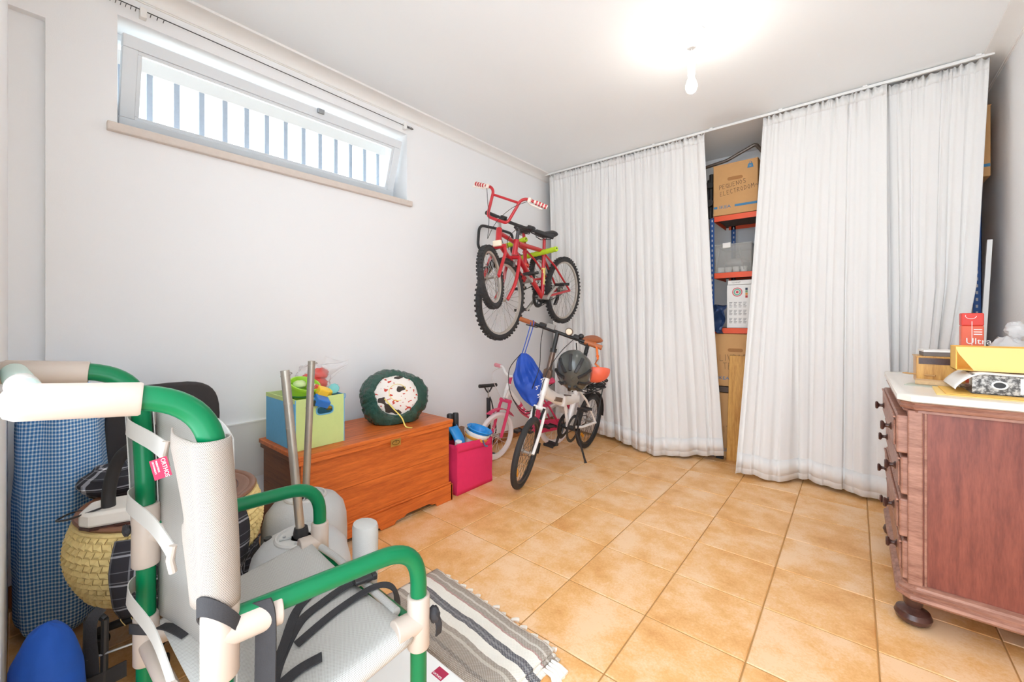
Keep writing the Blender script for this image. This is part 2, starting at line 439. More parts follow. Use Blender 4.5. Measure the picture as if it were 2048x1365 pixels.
# ================================================================== CURTAINS
def linen(name, col):
    m = bpy.data.materials.new(name); t = NT(m); p = t.pos()
    n = t.noise(t.pos((90, 90, 900)), 1, 2); n2 = t.noise(t.pos((900, 900, 60)), 1, 2)
    c = rgb(*col); t.l(t.mix(n, tuple(x*.95 for x in c[:3])+(1,), c), t.b.inputs['Base Color'])
    t.b.inputs['Roughness'].default_value = .9; t.b.inputs['Specular IOR Level'].default_value = .15
    t.bump(t.math('ADD', n, n2), .12, .002)
    # cloth lets some light through
    tl = t.new('ShaderNodeBsdfTranslucent'); tl.inputs['Color'].default_value = c
    mx = t.new('ShaderNodeMixShader'); mx.inputs[0].default_value = .18
    t.l(t.b.outputs[0], mx.inputs[1]); t.l(tl.outputs[0], mx.inputs[2]); t.l(mx.outputs[0], t.n['Material Output'].inputs[0])
    return m
M_linen = linen('white_linen', (249, 248, 246))
def lerp_tab(tab, s):
    for (a, *A), (b, *B) in zip(tab, tab[1:]):
        if s <= b:
            k = 0 if b == a else (s-a)/(b-a)
            return [x+(y-x)*k for x, y in zip(A, B)]
    return tab[-1][1:]
def curtain(label, top, mid, bot, seed, nf, hem):
    """top / mid / bot: tables (s, X, Y); hem: table (s, z)"""
    rs_ = random.Random(seed)
    ph = [0]
    for k in range(nf): ph.append(ph[-1]+rs_.uniform(.6, 1.4))
    tot = ph[-1]
    amp = [rs_.uniform(.5, 1.25) for _ in range(nf+1)]
    def phase(s):
        x = s*tot; k = 0
        while k < nf-1 and ph[k+1] < x: k += 1
        f = (x-ph[k])/(ph[k+1]-ph[k]); return 2*PI*(k+f), amp[k]*(1-f)+amp[k+1]*f
    NU, NV = nf*14, 46
    def fn(u, v):
        a, am = phase(u)
        X0, Y0 = lerp_tab(top, u); X1, Y1 = lerp_tab(mid, u); X2, Y2 = lerp_tab(bot, u)
        w = v  # 0 top 1 bottom
        if w < .5: k = w*2; X = X0+(X1-X0)*k; Y = Y0+(Y1-Y0)*k
        else: k = w*2-1; X = X1+(X2-X1)*k; Y = Y1+(Y2-Y1)*k
        zh = lerp_tab(hem, u)[0]; z = 2.548+(zh-2.548)*w
        A = .010+.034*min(1, w*1.6)*(.45+.9*abs(noise.noise((u*6+seed, .4, 9))))
        drift = .55*noise.noise((u*5+seed, w*1.6, 3.1))
        sn = math.sin(a+drift*2.2*w); fold = (sn*.55+.45*(1-2*abs(((a+drift*2.2*w)/(2*PI)) % 1-.5)*2)**3)*am
        sm = math.sin(a*.5+1.3+seed+drift*3)*.6*w
        tight = math.sin(a*2.0+seed)*.006*max(0, 1-w*9)+math.sin(a*3.1)*.004*max(0, 1-w*7)
        Y += (fold+sm)*A*.72+tight
        X += math.cos(a)*A*.22*am
        if w < .018: Y += .004*math.sin(a*3.3); z += .006*math.sin(a*2.3)
        cr = noise.noise((u*16+seed*3, w*9, 7.7))*.005*(.3+w)
        z += .012*noise.noise((u*9, seed, 1.5))*(w**6)
        return (X, Y+cr, z)
    o = MB().grid(fn, NU, NV).build('curtain', M_linen, solid=.0016)
    tag(o, label, 'curtain', 'white curtains on the ceiling rail'); 
    # hem band, sewn on
    def hf(u, v):
        p = Vector(fn(u, .985-.04*(1-v))); return (p.x, p.y-.0022, p.z)
    MB().grid(hf, NU, 2).build('hem', M_linen, o, solid=.001)
    def tf(u, v):
        p = Vector(fn(u, .004+.02*v)); return (p.x, p.y-.0022, p.z)
    MB().grid(tf, NU, 2).build('heading_tape', M_linen, o, solid=.001)
    return o
RY = 3.43
curtain('long white curtain hanging beside the wall bicycles', [(0, .085, RY), (1, 1.545, RY)],
        [(0, .10, 3.47), (.4, .66, 3.45), (1, 1.60, RY)], [(0, .12, 3.50), (.4, .72, 3.46), (.52, .95, 3.36), (.72, 1.22, 3.27), (.9, 1.52, 3.44), (1, 1.675, 3.47)], 2, 17, [(0, .03), (.5, .035), (.72, .012), (.85, .025), (1, .05)])
curtain('middle white curtain with its lower corner flaring left', [(0, 1.945, RY), (1, 2.60, RY-.012)],
        [(0, 1.865, RY-.02), (1, 2.60, RY-.03)], [(0, 1.80, 3.23), (.30, 2.06, 3.26), (.4, 2.16, 3.40), (.55, 2.24, 3.37), (1, 2.62, 3.28)], 5, 9, [(0, .03), (.3, .015), (.42, .03), (1, .012)])
curtain('white curtain behind the chest of drawers, nearest the right wall', [(0, 2.58, RY+.03), (1, 3.02, RY)],
        [(0, 2.60, RY+.03), (1, 2.965, RY)], [(0, 2.62, 3.44), (1, 2.80, 3.44)], 9, 7, [(0, .03), (1, .05)])
M_rail = mat('rail_white', (238, 238, 236), .35, var=.02)
cr = thing('curtain_rail', 'white ceiling track carrying the long curtains', 'curtain rail', (1.54, RY, 2.55))
MB().box(.02, 3.04, RY-.009, RY+.009, 2.557, 2.575).build('track', M_rail, cr, smooth=False, bevel=.002)
for xk in (.07, .62, 1.15, 1.60, 2.05, 2.5, 2.98): MB().box(xk-.012, xk+.012, RY-.014, RY+.014, 2.568, 2.58).build('track_bracket', M_rail, cr, smooth=False, bevel=.002)
for k in range(46):
    xk = .1+k*.0325 if k < 45 else 1.55
    MB().cyl((xk, RY, 2.558), (xk, RY, 2.545), .0025, n=6).build('glider', M_rail, cr)

# ================================================================== SHELVING BEHIND THE CURTAINS
M_blue = mat('shelf_blue', (38, 84, 150), .45, .1, var=.1); M_orange = mat('shelf_orange', (226, 84, 44), .4, .1, var=.08)
M_dark = mat('shelf_board', (92, 78, 70), .7); M_hole = mat('slot_pale', (196, 196, 200), .6)
M_card = mat('cardboard', (206, 158, 104), .8, var=.08, vscale=14, bump=.05, bscale=40)
M_cardd = mat('cardboard_edge', (170, 120, 72), .85); M_ink = mat('marker_ink', (52, 44, 40), .6, var=0); M_bprint = mat('blue_print', (70, 130, 170), .7, var=.05)
SF, SB = 3.60, 4.05
sh = thing('metal_shelving', 'blue and orange slotted metal shelving behind the curtain gap', 'shelving', (2.2, 3.8, 0))
posts = [(1.545, SF), (1.62, SB-.05), (3.02, SF), (3.02, SB-.04)]
for i, (px, py) in enumerate(posts):
    sg = 1 if i < 2 else -1
    p = MB().box(px, px+sg*.034, py, py+.003, 0, 1.92).box(px, px+sg*.003, py, py+.034, 0, 1.92).build('upright', M_blue, sh, smooth=False)
    sl = MB()
    for k in range(47):
        zz = .06+k*.04; xm = px+sg*.019
        sl.box(xm-.0045, xm+.0045, py-.0008, py, zz-.009, zz+.009)
    part(sl.build('slots', M_hole, p, smooth=False), 'punched slots')['kind'] = 'stuff'
for zt_ in (1.93, 1.475, 1.035, .567):
    s_ = MB().box(1.55, 3.02, SF+.012, SB, zt_-.012, zt_-.002).build('shelf_board', M_dark, sh, smooth=False)
    MB().box(1.58, 2.99, SF-.004, SF, zt_-.042, zt_).build('front_beam', M_orange if zt_ > .6 else M_dark, s_, smooth=False)
    MB().box(1.60, 2.99, SB-.05, SB-.046, zt_-.042, zt_).build('rear_beam', M_orange, s_, smooth=False)
    MB().box(1.575, 1.579, SF, SB-.05, zt_-.042, zt_).build('side_beam', M_orange, s_, smooth=False)
FRONT = Matrix(((1, 0, 0, 0), (0, 0, -1, 0), (0, 1, 0, 0), (0, 0, 0, 1)))  # writes on a face looking towards -Y
def at_front(x, y, z, rot=0): return Matrix.Translation((x, y, z)) @ FRONT @ Matrix.Rotation(rot, 4, 'Z')
LET = {  # simple marker capitals
 'P': [[(0, 0), (.1, 1), (.45, .95), (.55, .72), (.4, .5), (.06, .45)]], 'E': [[(.5, .95), (.08, 1), (0, 0), (.45, .03)], [(.05, .52), (.38, .55)]],
 'Q': [[(.3, .0), (.0, .3), (.1, .85), (.4, .9), (.55, .5), (.3, .0)], [(.35, .25), (.65, -.1)]], 'U': [[(0, 1), (0, .2), (.2, 0), (.45, .15), (.5, 1)]],
 'N': [[(0, 0), (.05, 1), (.45, .05), (.55, 1)]], 'O': [[(.25, 0), (0, .4), (.2, .95), (.5, .6), (.25, 0)]], 'S': [[(.5, .9), (.15, 1), (.05, .7), (.45, .4), (.4, .05), (0, .05)]],
 'L': [[(.05, 1), (0, 0), (.45, .02)]], 'C': [[(.5, .85), (.2, 1), (0, .5), (.2, 0), (.5, .1)]], 'T': [[(0, 1), (.55, 1)], [(.27, 1), (.25, 0)]],
 'R': [[(0, 0), (.08, 1), (.45, .85), (.3, .5), (.06, .45), (.5, 0)]], 'D': [[(0, 0), (.05, 1), (.4, .8), (.45, .3), (0, 0)]], 'M': [[(0, 0), (.05, 1), (.3, .4), (.5, 1), (.6, 0)]],
 'I': [[(.1, 1), (.08, 0)]], 'V': [[(0, 1), (.25, 0), (.5, 1)]], '~': [[(0, .4), (.3, .6), (.5, .3), (.8, .6)]]}
def marker(word, size, M, parent):
    st = []; x = 0
    for ch in word:
        for line in LET[ch]: st.append([(a+x, b) for a, b in line])
        x += .42 if ch == 'I' else .72
    return hwrite(st, size, M_ink, M, parent, r=.0011)
def moving_box(label, x0, x1, z0, z1, yf, depth, words, logo=True, logo_x=.03, handle=True, mark=False):
    b = thing('cardboard_box', label, 'box', ((x0+x1)/2, yf+depth/2, z0), 'cardboard moving boxes on the shelving')
    MB().box(x0, x1, yf, yf+depth, z0, z1).build('carton', M_card, b, smooth=False, bevel=.004)
    MB().box(x0-.002, x1+.002, yf-.002, yf+depth, z1-.004, z1+.003).build('lid_flap', M_card, b, smooth=False, bevel=.001)
    cx = (x0+x1)/2
    if handle:
        hz = z0+(z1-z0)*.70; h = MB()
        n = 8; pl = [(.04*sx_+.0135*math.cos(a)*sx_, .0135*math.sin(a)*sx_) for sx_ in (1, -1) for a in [(-PI/2+PI*k/n) for k in range(n+1)]]
        h.prism(pl, 0, .0016, at_front(cx, yf-.0, hz)); part(h.build('hand_hole', M_cardd, b, smooth=False), 'dark oval hand hole')
    for (w, sz, dx, dz, ro) in words: marker(w, sz, at_front(x0+dx, yf-.0008, z0+dz, ro), b)
    if logo:
        MB().box(x0+.004, x0+logo_x, yf-.0008, yf, z0+.055, z0+.073).build('print_band', M_bprint, b, smooth=False)
        text('IKEA', .036, M_bprint, at_front(x0+logo_x+.012, yf-.0006, z0+.052), b, sx=1.15)
        if x0+logo_x+.135 < x1: MB().box(x0+logo_x+.125, x1-.002, yf-.0008, yf, z0+.055, z0+.073).build('print_band', M_bprint, b, smooth=False)
    if mark:
        w = MB(); mx_, mz_ = x1-.05, z1-.045
        w.prism([(-.021, -.018), (.021, -.018), (.015, .014), (-.015, .014)], 0, .0007, at_front(mx_, yf, mz_))
        w.tube([at_front(mx_, yf-.0004, mz_+.02) @ Vector((.008*math.cos(a*PI/5), .008*math.sin(a*PI/5), 0)) for a in range(10)], .0016, 5, closed=True)
        part(w.build('weight_mark', M_bprint, b, smooth=False), 'blue weight symbol')
        text('30', .014, M_card, at_front(mx_-.008, yf-.0009, mz_-.008), b)
    return b
B1 = moving_box('cardboard box lettered PEQUENOS on the top shelf', 1.572, 1.885, 1.935, 2.335, SF, .38, [('PEQUENOS', .034, .045, .205, .12), ('ELECTRODOM~', .034, .052, .152, .12)], mark=True)
moving_box('cardboard box marked LIV just below the third shelf', 1.56, 1.90, .572, .985, SF+.004, .38, [('LIVROS', .05, .06, .20, .05), ('TEC', .05, .085, .135, .05)])
moving_box('lowest cardboard box standing behind the leaning plank', 1.56, 1.90, .002, .515, SF+.004, .38, [('LIT', .05, .05, .20, .05)], logo_x=.05)
moving_box('cardboard box on the top shelf at the right wall', 2.74, 3.055, 1.935, 2.345, SF-.0, .38, [], handle=False)
moving_box('cardboard box on the second shelf at the right wall', 2.70, 3.0, 1.48, 1.80, SF+.01, .38, [], handle=False)
# clear plastic tub with contents
mcl = bpy.data.materials.new('clear_plastic'); t = NT(mcl); tr = t.new('ShaderNodeBsdfTransparent'); tr.inputs[0].default_value = (.93, .93, .92, 1); mx = t.new('ShaderNodeMixShader'); mx.inputs[0].default_value = .22
t.b.inputs['Base Color'].default_value = rgb(226, 224, 220); t.b.inputs['Roughness'].default_value = .15
t.l(tr.outputs[0], mx.inputs[1]); t.l(t.b.outputs[0], mx.inputs[2]); t.l(mx.outputs[0], t.n['Material Output'].inputs[0])
M_white = mat('white_plastic', (238, 236, 232), .4, var=.02)
tub = thing('storage_tub', 'clear plastic storage tub with white clips on the second shelf', 'storage box', (1.71, 3.8, 1.477))
w_ = MB(); x0, x1, y0, y1, z0, z1 = 1.582, 1.84, SF+.02, SF+.38, 1.477, 1.70
for (a, b, c, d) in ((x0, x1, y0, y0+.003), (x0, x1, y1-.003, y1), (x0, x0+.003, y0, y1), (x1-.003, x1, y0, y1)): w_.box(a, b, c, d, z0, z1)
w_.box(x0, x1, y0, y1, z0, z0+.004); w_.build('tub_body', mcl, tub, smooth=False)
MB().box(x0-.006, x1+.006, y0-.006, y1+.006, z1-.008, z1+.006).build('lid', mcl, tub, smooth=False, bevel=.003)
for xk in (x0+.085,): MB().box(xk-.03, xk+.03, y0-.012, y0+.002, z1-.028, z1+.014).build('clip', M_white, tub, smooth=False, bevel=.004)
for xa, xb, za, zb_ in ((x0+.03, x0+.012, z0+.19, z0+.02), (x0+.17, x0+.205, z0+.19, z0+.02)): MB().strap([(xa, y0-.002, za), (xb, y0-.002, zb_)], .006, .003, (0, 1, 0)).build('rib', mcl, tub)
for k, xk in enumerate((1.615, 1.67, 1.725, 1.78)): tag(MB().lathe([(0, 0), (.021, 0), (.026, .04), (.024, .04), (.02, .004), (0, .004)], (xk, SF+.06, 1.482), 16).build('white_cup', M_white), ('leftmost', 'second', 'third', 'rightmost')[k]+' of four small white cups inside the clear tub', 'cup', 'cups inside the clear tub')
tag(MB().sphere((1.71, SF+.18, 1.56), (.095, .09, .045), 20, 10, wob=lambda d: 1+.1*noise.noise(d*3)).build('plastic_bag', mat('hazy_bag', (205, 203, 200), .35)), 'hazy folded plastic bag inside the clear tub', 'bag')
# printed packaging leaning on the third shelf
M_paper = mat('paper_white', (238, 236, 232), .7, var=.02); M_greyp = mat('print_grey', (150, 146, 142), .8, var=0)
pk = thing('printed_carton', 'white printed carton with a round coloured picture on the third shelf', 'box', (1.75, SF+.02, 1.037))
MB().box(1.668, 1.86, SF+.015, SF+.05, 1.037, 1.375).build('carton', M_paper, pk, smooth=False, bevel=.002)
for k, (cl, r0) in enumerate((((210, 90, 100), .036), ((238, 232, 225), .029), ((110, 185, 165), .026), ((240, 228, 215), .016), ((200, 70, 90), .010))):
    MB().cyl((1.742, SF+.0145-.0004*k, 1.318), (1.742, SF+.0138-.0004*k, 1.318), r0, n=24).build('picture_ring', mat('print_%d' % k, cl, .7, var=0), pk)
gm = MB()
for r_ in range(3):
    for c_ in range(4):
        for k in range(5):
            xx = 1.685+c_*.033; zz = 1.235-r_*.062-k*.009; gm.box(xx, xx+.022-.004*(k % 3), SF+.0142, SF+.015, zz, zz+.004)
part(gm.build('small_print', M_greyp, pk, smooth=False), 'rows of small grey print')['kind'] = 'stuff'
for k, cl in enumerate(((60, 70, 90), (120, 160, 120), (225, 150, 70), (190, 60, 60))): MB().box(1.798, 1.814, SF+.0138, SF+.015, 1.35-.02*k-.018, 1.35-.02*k).build('colour_block', mat('blk%d' % k, cl, .7, var=0), pk, smooth=False)
nb = thing('slim_white_box', 'slim white box lying on top of the printed carton', 'box', (1.75, SF+.1, 1.376))
MB().box(1.674, 1.86, SF+.02, SF+.2, 1.378, 1.412).build('carton', M_paper, nb, smooth=False, bevel=.002)
text('1234567', .018, M_greyp, at_front(1.70, SF+.0195, 1.388), nb)
tag(MB().cyl((1.64, SF+.3, 1.428), (1.90, SF+.3, 1.432), .012).build('steel_tube', mat('tube_steel', (150, 140, 130), .35, .6)), 'grey steel tube resting at the back of the third shelf', 'tube')
# crumpled blue plastic at the shelf edge
def crumple(c, size, seed, n=14):
    def fn(u, v):
        p = Vector((u-.5, v-.5, 0)); k = noise.noise_vector(Vector((u*3+seed, v*3, seed)))
        return Vector(c)+Vector(((p.x*size[0]+k.x*.03), k.y*size[1], p.y*size[2]+k.z*.03))
    return MB().grid(fn, n, n)
tag(crumple((1.595, SF-.03, 1.11), (.12, .07, .24), 4).build('blue_plastic_sheet', mat('navy_plastic', (44, 66, 104), .3, var=.3, vscale=20), solid=.002), 'crumpled navy blue plastic sheet on the third shelf edge', 'sheet')
# black tools left of the top box, wooden plank, sloping tube
M_black = mat('black_plastic', (42, 40, 40), .45, var=.15); M_steel = mat('steel', (176, 172, 166), .3, .85, var=.06)
tk = thing('folded_tripod', 'black folded tripod standing on the top shelf beside the lettered box', 'tripod', (1.53, SF+.1, 1.93))
MB().cyl((1.535, SF+.06, 1.935), (1.54, SF+.08, 2.30), .018).cyl((1.50, SF+.07, 1.935), (1.52, SF+.09, 2.26), .016).build('leg', M_black, tk)
MB().cyl((1.54, SF+.0, 2.05), (1.54, SF+.12, 2.06), .028).build('knob', M_black, tk); MB().box(1.49, 1.56, SF+.03, SF+.13, 2.18, 2.23).build('head', M_black, tk, bevel=.006)
tag(MB().tube(fillet([(1.30, 3.92, 2.44), (1.60, 3.92, 2.475), (1.82, 3.92, 2.56), (1.92, 3.92, 2.40)], .02), .014, 10).build('bent_metal_tube', mat('bronze_tube', (120, 106, 96), .4, .4)), 'brown bent metal tube lying above the lettered box', 'tube')
M_pine = wood('pine_board', (224, 172, 92), (176, 116, 48), (14, 14, 1.2))
def plank(x0, x1, yb, yt, h, th): return MB().prism([(x0, 0), (x1, 0), (x1+.008, h), (x0+.024, h)], -th, 0, Matrix(((1, 0, 0, 0), (0, (yt-yb)/h, -1, yb), (0, 1, 0, 0.001), (0, 0, 0, 1))))
tag(plank(1.676, 1.80, 3.575, 3.592, .82, .0).build('dummy', M_pine) if False else MB().prism([(1.676, 0), (1.80, 0), (1.812, .82), (1.697, .82)], 0, .022, Matrix(((1, 0, 0, 0), (0, .02, -1, 3.575), (0, 1, 0, .001), (0, 0, 0, 1)))).build('pine_plank', M_pine, smooth=False, bevel=.002), 'upright pine plank leaning on the lower boxes', 'plank')
tag(MB().prism([(1.60, 0), (1.655, 0), (1.615, .56), (1.585, .56)], 0, .02, Matrix(((1, 0, 0, 0), (0, .02, -1, 3.575), (0, 1, 0, .001), (0, 0, 0, 1)))).build('dark_panel', M_black, smooth=False, bevel=.002), 'narrow dark panel beside the pine plank', 'panel')
tag(MB().prism([(2.99, .84), (3.012, .84), (3.042, 1.55), (3.022, 1.55)], 0, .02, Matrix(((1, 0, 0, 0), (0, 0, -1, 3.50), (0, 1, 0, 0), (0, 0, 0, 1)))).prism([(2.96, 0), (2.99, 0), (3.012, .84), (2.99, .84)], 0, .02, Matrix(((1, 0, 0, 0), (0, 0, -1, 3.50), (0, 1, 0, 0), (0, 0, 0, 1)))).build('white_batten', M_trim, smooth=False), 'thin white batten leaning in the right corner', 'batten')

# ================================================================== CHEST OF DRAWERS
M_mahog = wood('mahogany', (146, 78, 62), (104, 48, 40), (10, 10, 1.3), .38)
M_mahogl = wood('mahogany_worn_highlit', (180, 132, 112), (122, 76, 60), (2.2, 12, 12), .42)  # worn mahogany, lightened so its colour carries the drawer fronts' highlights
M_knob = wood('dark_knob', (88, 56, 48), (52, 32, 28), (8, 8, 8), .3)
M_marble = mat('cream_marble', (232, 226, 216), .25, var=.06, vscale=5)
DX0, DX1, DY0, DY1 = 2.60, 3.075, 2.06, 2.88
dr = thing('chest_of_drawers', 'mahogany chest of drawers with a cream marble top', 'chest of drawers', (2.83, 2.47, 0))
part(MB().box(DX0, DX1, DY0, DY1, .15, .775).build('carcass', M_mahog, dr, smooth=False, bevel=.004), 'red brown side panel')
MB().box(DX0-.004, DX0+.035, DY0-.008, DY0+.02, .15, .775).build('corner_post', M_mahogl, dr, smooth=False, bevel=.004)
MB().box(DX0+.038, DX0+.046, DY0-.005, DY0+.01, .15, .775).build('panel_bead', M_mahogl, dr, smooth=False, bevel=.003)
def outline(e, ch=.035):
    x0, x1, y0, y1 = DX0-e, DX1, DY0-e, DY1+e
    return [(x0+ch, y0), (x1, y0), (x1, y1), (x0+ch, y1), (x0, y1-ch), (x0, y0+ch)]
def mould(prof, name, m):
    b = MB(); n = 6
    for e, z in prof: b.add([(x, y, z) for x, y in outline(e)], [])
    k = len(prof)
    b.f += [(i*n+j, i*n+(j+1) % n, (i+1)*n+(j+1) % n, (i+1)*n+j) for i in range(k-1) for j in range(n)]
    b.f += [tuple(range(n-1, -1, -1)), tuple((k-1)*n+j for j in range(n))]
    return b.build(name, m, dr)
mould([(.004, .768), (.014, .77), (.012, .778), (.022, .782), (.026, .79), (.02, .797), (.024, .805), (.0, .806)], 'top_moulding', M_mahogl)
b = MB(); ol = outline(.032, .05); n = 6
mould([(.024, .806), (.032, .811), (.032, .828), (.028, .832), (0, .832)], 'marble_top', M_marble)
mould([(.0, .102), (.03, .104), (.036, .112), (.034, .122), (.026, .126), (.028, .136), (.018, .142), (.016, .15), (.004, .156), (0, .156)], 'plinth_moulding', M_mahogl)
for fx, fy in ((2.612, 2.085), (2.612, 2.85), (3.03, 2.1), (3.03, 2.85)):
    MB().lathe([(0, 0), (.03, .002), (.047, .014), (.052, .03), (.046, .046), (.028, .056), (.022, .062), (.026, .07), (.03, .102), (0, .102)], (fx, fy, 0), 28).build('bun_foot', M_knob, dr)
for i, (za, zb_, off) in enumerate(((.614, .752, .034), (.464, .600, .022), (.310, .447, .026), (.158, .296, .018))):
    xf = DX0-off
    d = MB().box(xf, xf+.05, DY0+.006, DY1-.006, za, zb_).build('drawer', M_mahogl, dr, smooth=False, bevel=.006)
    MB().box(xf-.006, xf, DY0+.03, DY1-.03, za+.022, zb_-.022).build('drawer_panel', M_mahogl, d, smooth=False, bevel=.005)
    MB().box(xf-.009, xf, DY0+.015, DY1-.015, zb_-.013, zb_-.006).build('bead', M_mahogl, d, smooth=False, bevel=.003)
    for yk in (2.20, 2.70):
        M = axes(Vector((0, 1, 0)), Vector((0, 0, 1)), Vector((1, 0, 0)), Vector((xf-.04, yk, (za+zb_)/2)))
        MB().lathe([(0, 0), (.015, .001), (.0185, .006), (.016, .011), (.008, .015), (.0065, .022), (.009, .028), (.014, .031), (.0165, .035), (0, .036)], M=M, n=20).build('knob', M_knob, d)
dr_top = .832
# items on top -----------------------------------------------------
M_yel = mat('manila_yellow', (240, 190, 92), .65, var=.04); M_yel2 = mat('manila_pale', (240, 206, 128), .65, var=.04)
M_marb = bpy.data.materials.new('marbled_board'); t = NT(M_marb)
t.l(t.ramp(t.noise(t.coord('Object', (1, 1, 1)), 60, 5, .7), [(.42, rgb(74, 72, 70)), (.5, rgb(140, 138, 136)), (.58, rgb(196, 194, 190))]), t.b.inputs['Base Color']); t.b.inputs['Roughness'].default_value = .5
def slab(name, label, cat, cx, cy, z, w, d, h, rot, m, group=None, bev=.001):
    R_ = Matrix.Translation((cx, cy, z)) @ Matrix.Rotation(math.radians(rot), 4, 'Z')
    o = MB().box(-w/2, w/2, -d/2, d/2, 0, h, R_).build(name, m, None, False, bevel=bev)
    return tag(o, label, cat, group) if label else o
slab('manila_envelope', 'flat yellow envelope under the ring binder', 'envelope', 2.84, 2.215, dr_top, .32, .23, .004, -3, M_yel2)
slab('manila_envelope', 'second yellow envelope directly beneath the ring binder, uppermost', 'envelope', 2.85, 2.22, dr_top+.0045, .30, .22, .003, -1, M_yel)
bz = dr_top+.0085
bd = thing('ring_binder', 'grey marbled lever arch binder lying flat with spine facing out', 'binder', (2.90, 2.27, bz))
BY0 = 2.16
MB().box(2.768, 3.06, BY0, BY0+.003, bz, bz+.068).build('spine', M_marb, bd, smooth=False, bevel=.001)
MB().box(2.768, 3.06, BY0, 2.44, bz+.066, bz+.069).build('cover', M_marb, bd, smooth=False)
MB().box(2.768, 3.06, BY0, 2.44, bz, bz+.003).build('cover', M_marb, bd, smooth=False)
MB().box(2.80, 3.055, BY0+.04, 2.43, bz+.004, bz+.05).build('paper_block', M_paper, bd, smooth=False)
RGs = [Vector((2.832+.017*math.cos(a*PI/12), BY0-.001, bz+.034+.0125*math.sin(a*PI/12))) for a in range(24)]
part(MB().tube(RGs, .0028, 6, closed=True).build('finger_ring', M_white, bd), 'white rimmed finger hole')
MB().prism([(.015*math.cos(a*PI/12), .0105*math.sin(a*PI/12)) for a in range(24)], 0, .0006, at_front(2.832, BY0, bz+.034)).build('finger_hole', M_black, bd, smooth=False)
part(MB().box(2.878, 3.03, BY0-.0008, BY0, bz+.008, bz+.06).build('spine_label', M_paper, bd, smooth=False), 'blank white spine label')
# curled paper sheaf over the binder
def sheaf(u, v):
    x = 2.70+u*.36; yy = 2.15+v*.24
    if u < .25: k = (.25-u)/.25; z = bz+.0715-.058*(math.sin(k*PI/2)**1.6); x = 2.79-.085*math.sin(k*PI/2)*.9+(.012*k*k)
    else: z = bz+.0715+.002*math.sin(u*9)
    return (x, yy-.01*(1-u), z)
tag(MB().grid(sheaf, 30, 6).build('paper_sheaf', M_paper, solid=.003), 'curled white paper sheaf drooping over the binder end', 'paper')
ez = bz+.076
def envbox(u, v):
    return None
ev = thing('padded_envelope', 'large orange yellow envelope standing open on the paper sheaf', 'envelope', (2.92, 2.3, ez))
MB().prism([(0, 0), (.28, 0), (.28, .085), (-.045, .085), (-.045, .078), (-.038, .06)], 0, .003, Matrix(((1, 0, 0, 2.78), (0, -.0, -1, 2.21), (0, 1, 0, ez), (0, 0, 0, 1)))).build('front_sheet', M_yel2, ev, smooth=False)
MB().box(2.735, 3.06, 2.32, 2.323, ez, ez+.086).build('back_sheet', M_yel, ev, smooth=False)
MB().box(2.735, 2.738, 2.21, 2.323, ez+.0, ez+.086).build('gusset', M_yel, ev, smooth=False)
MB().box(2.735, 3.06, 2.21, 2.323, ez, ez+.002).build('base_sheet', M_yel, ev, smooth=False)
wbx = thing('wooden_box', 'small open fronted wooden box at the back of the marble top', 'box', (2.72, 2.55, dr_top))
MB().box(2.655, 2.80, 2.50, 2.62, dr_top, dr_top+.108).build('box_body', M_pine, wbx, smooth=False, bevel=.002)
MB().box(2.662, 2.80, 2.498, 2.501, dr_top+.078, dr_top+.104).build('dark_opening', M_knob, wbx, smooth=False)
MB().box(2.652, 2.80, 2.495, 2.625, dr_top+.108, dr_top+.112).build('lid', M_pine, wbx, smooth=False)
for k, (w, cl, lb) in enumerate(((.12, (110, 100, 94), 'dark book on the small wooden box'), (.125, (232, 230, 226), 'white booklet uppermost on the small wooden box'))):
    slab('book', lb, 'book', 2.735, 2.56, dr_top+.1125+.0175*k, w, .11, .017 if k == 0 else .008, 2+3*k, mat('book%d' % k, cl, .6))
slab('chipboard_offcut', 'small chipboard offcut beside the wooden box', 'board', 2.70, 2.40, dr_top+.004, .11, .07, .016, -8, mat('chipboard', (214, 178, 134), .8, var=.25, vscale=90))
slab('folded_leaflet', 'grey green leaflet lying under the chipboard offcut', 'leaflet', 2.69, 2.37, dr_top, .15, .10, .003, -14, mat('leaflet', (178, 182, 168), .6))
def twig(t_): return (2.60+.10*t_, 2.43+.02*t_, dr_top+.036+.004*math.sin(t_*9))
tag(MB().tube([(2.615+.012*i, 2.545-.008*i, dr_top+.031+.0008*(i % 2)) for i in range(9)], .0035, 8, scales=lambda t: .8+.35*abs(math.sin(t*40))).build('braided_cord', mat('cord_straw', (196, 150, 96), .8)), 'short braided straw cord poking out of the wooden box', 'cord')
rc = thing('red_carton', 'red carton lettered Ultra at the back of the marble top', 'carton', (2.85, 2.62, dr_top))
M_red = mat('carton_red', (222, 62, 48), .4, var=.04); M_redl = mat('carton_orange', (232, 104, 74), .4, var=.04); M_pkt = mat('print_white', (245, 240, 236), .5, var=0)
RX0, RX1, RYf = 2.802, 2.868, 2.60
MB().box(RX0, RX1, RYf, RYf+.05, dr_top, dr_top+.243).build('carton_body', M_redl, rc, smooth=False, bevel=.004)
MB().box(RX0, RX1, RYf-.001, RYf+.051, dr_top+.243, dr_top+.297).build('carton_top', M_red, rc, smooth=False, bevel=.004)
text('Ultra', .036, M_pkt, at_front(RX0+.012, RYf-.0012, dr_top+.166), rc)
for k in range(3): MB().box(RX0+.036, RX0+.060, RYf-.0012, RYf, dr_top+.205+.010*k, dr_top+.209+.010*k).build('print_line', M_pkt, rc, smooth=False)
MB().box(RX0+.03, RX0+.032, RYf-.0012, RYf, dr_top+.16, dr_top+.262).build('print_line', M_pkt, rc, smooth=False)
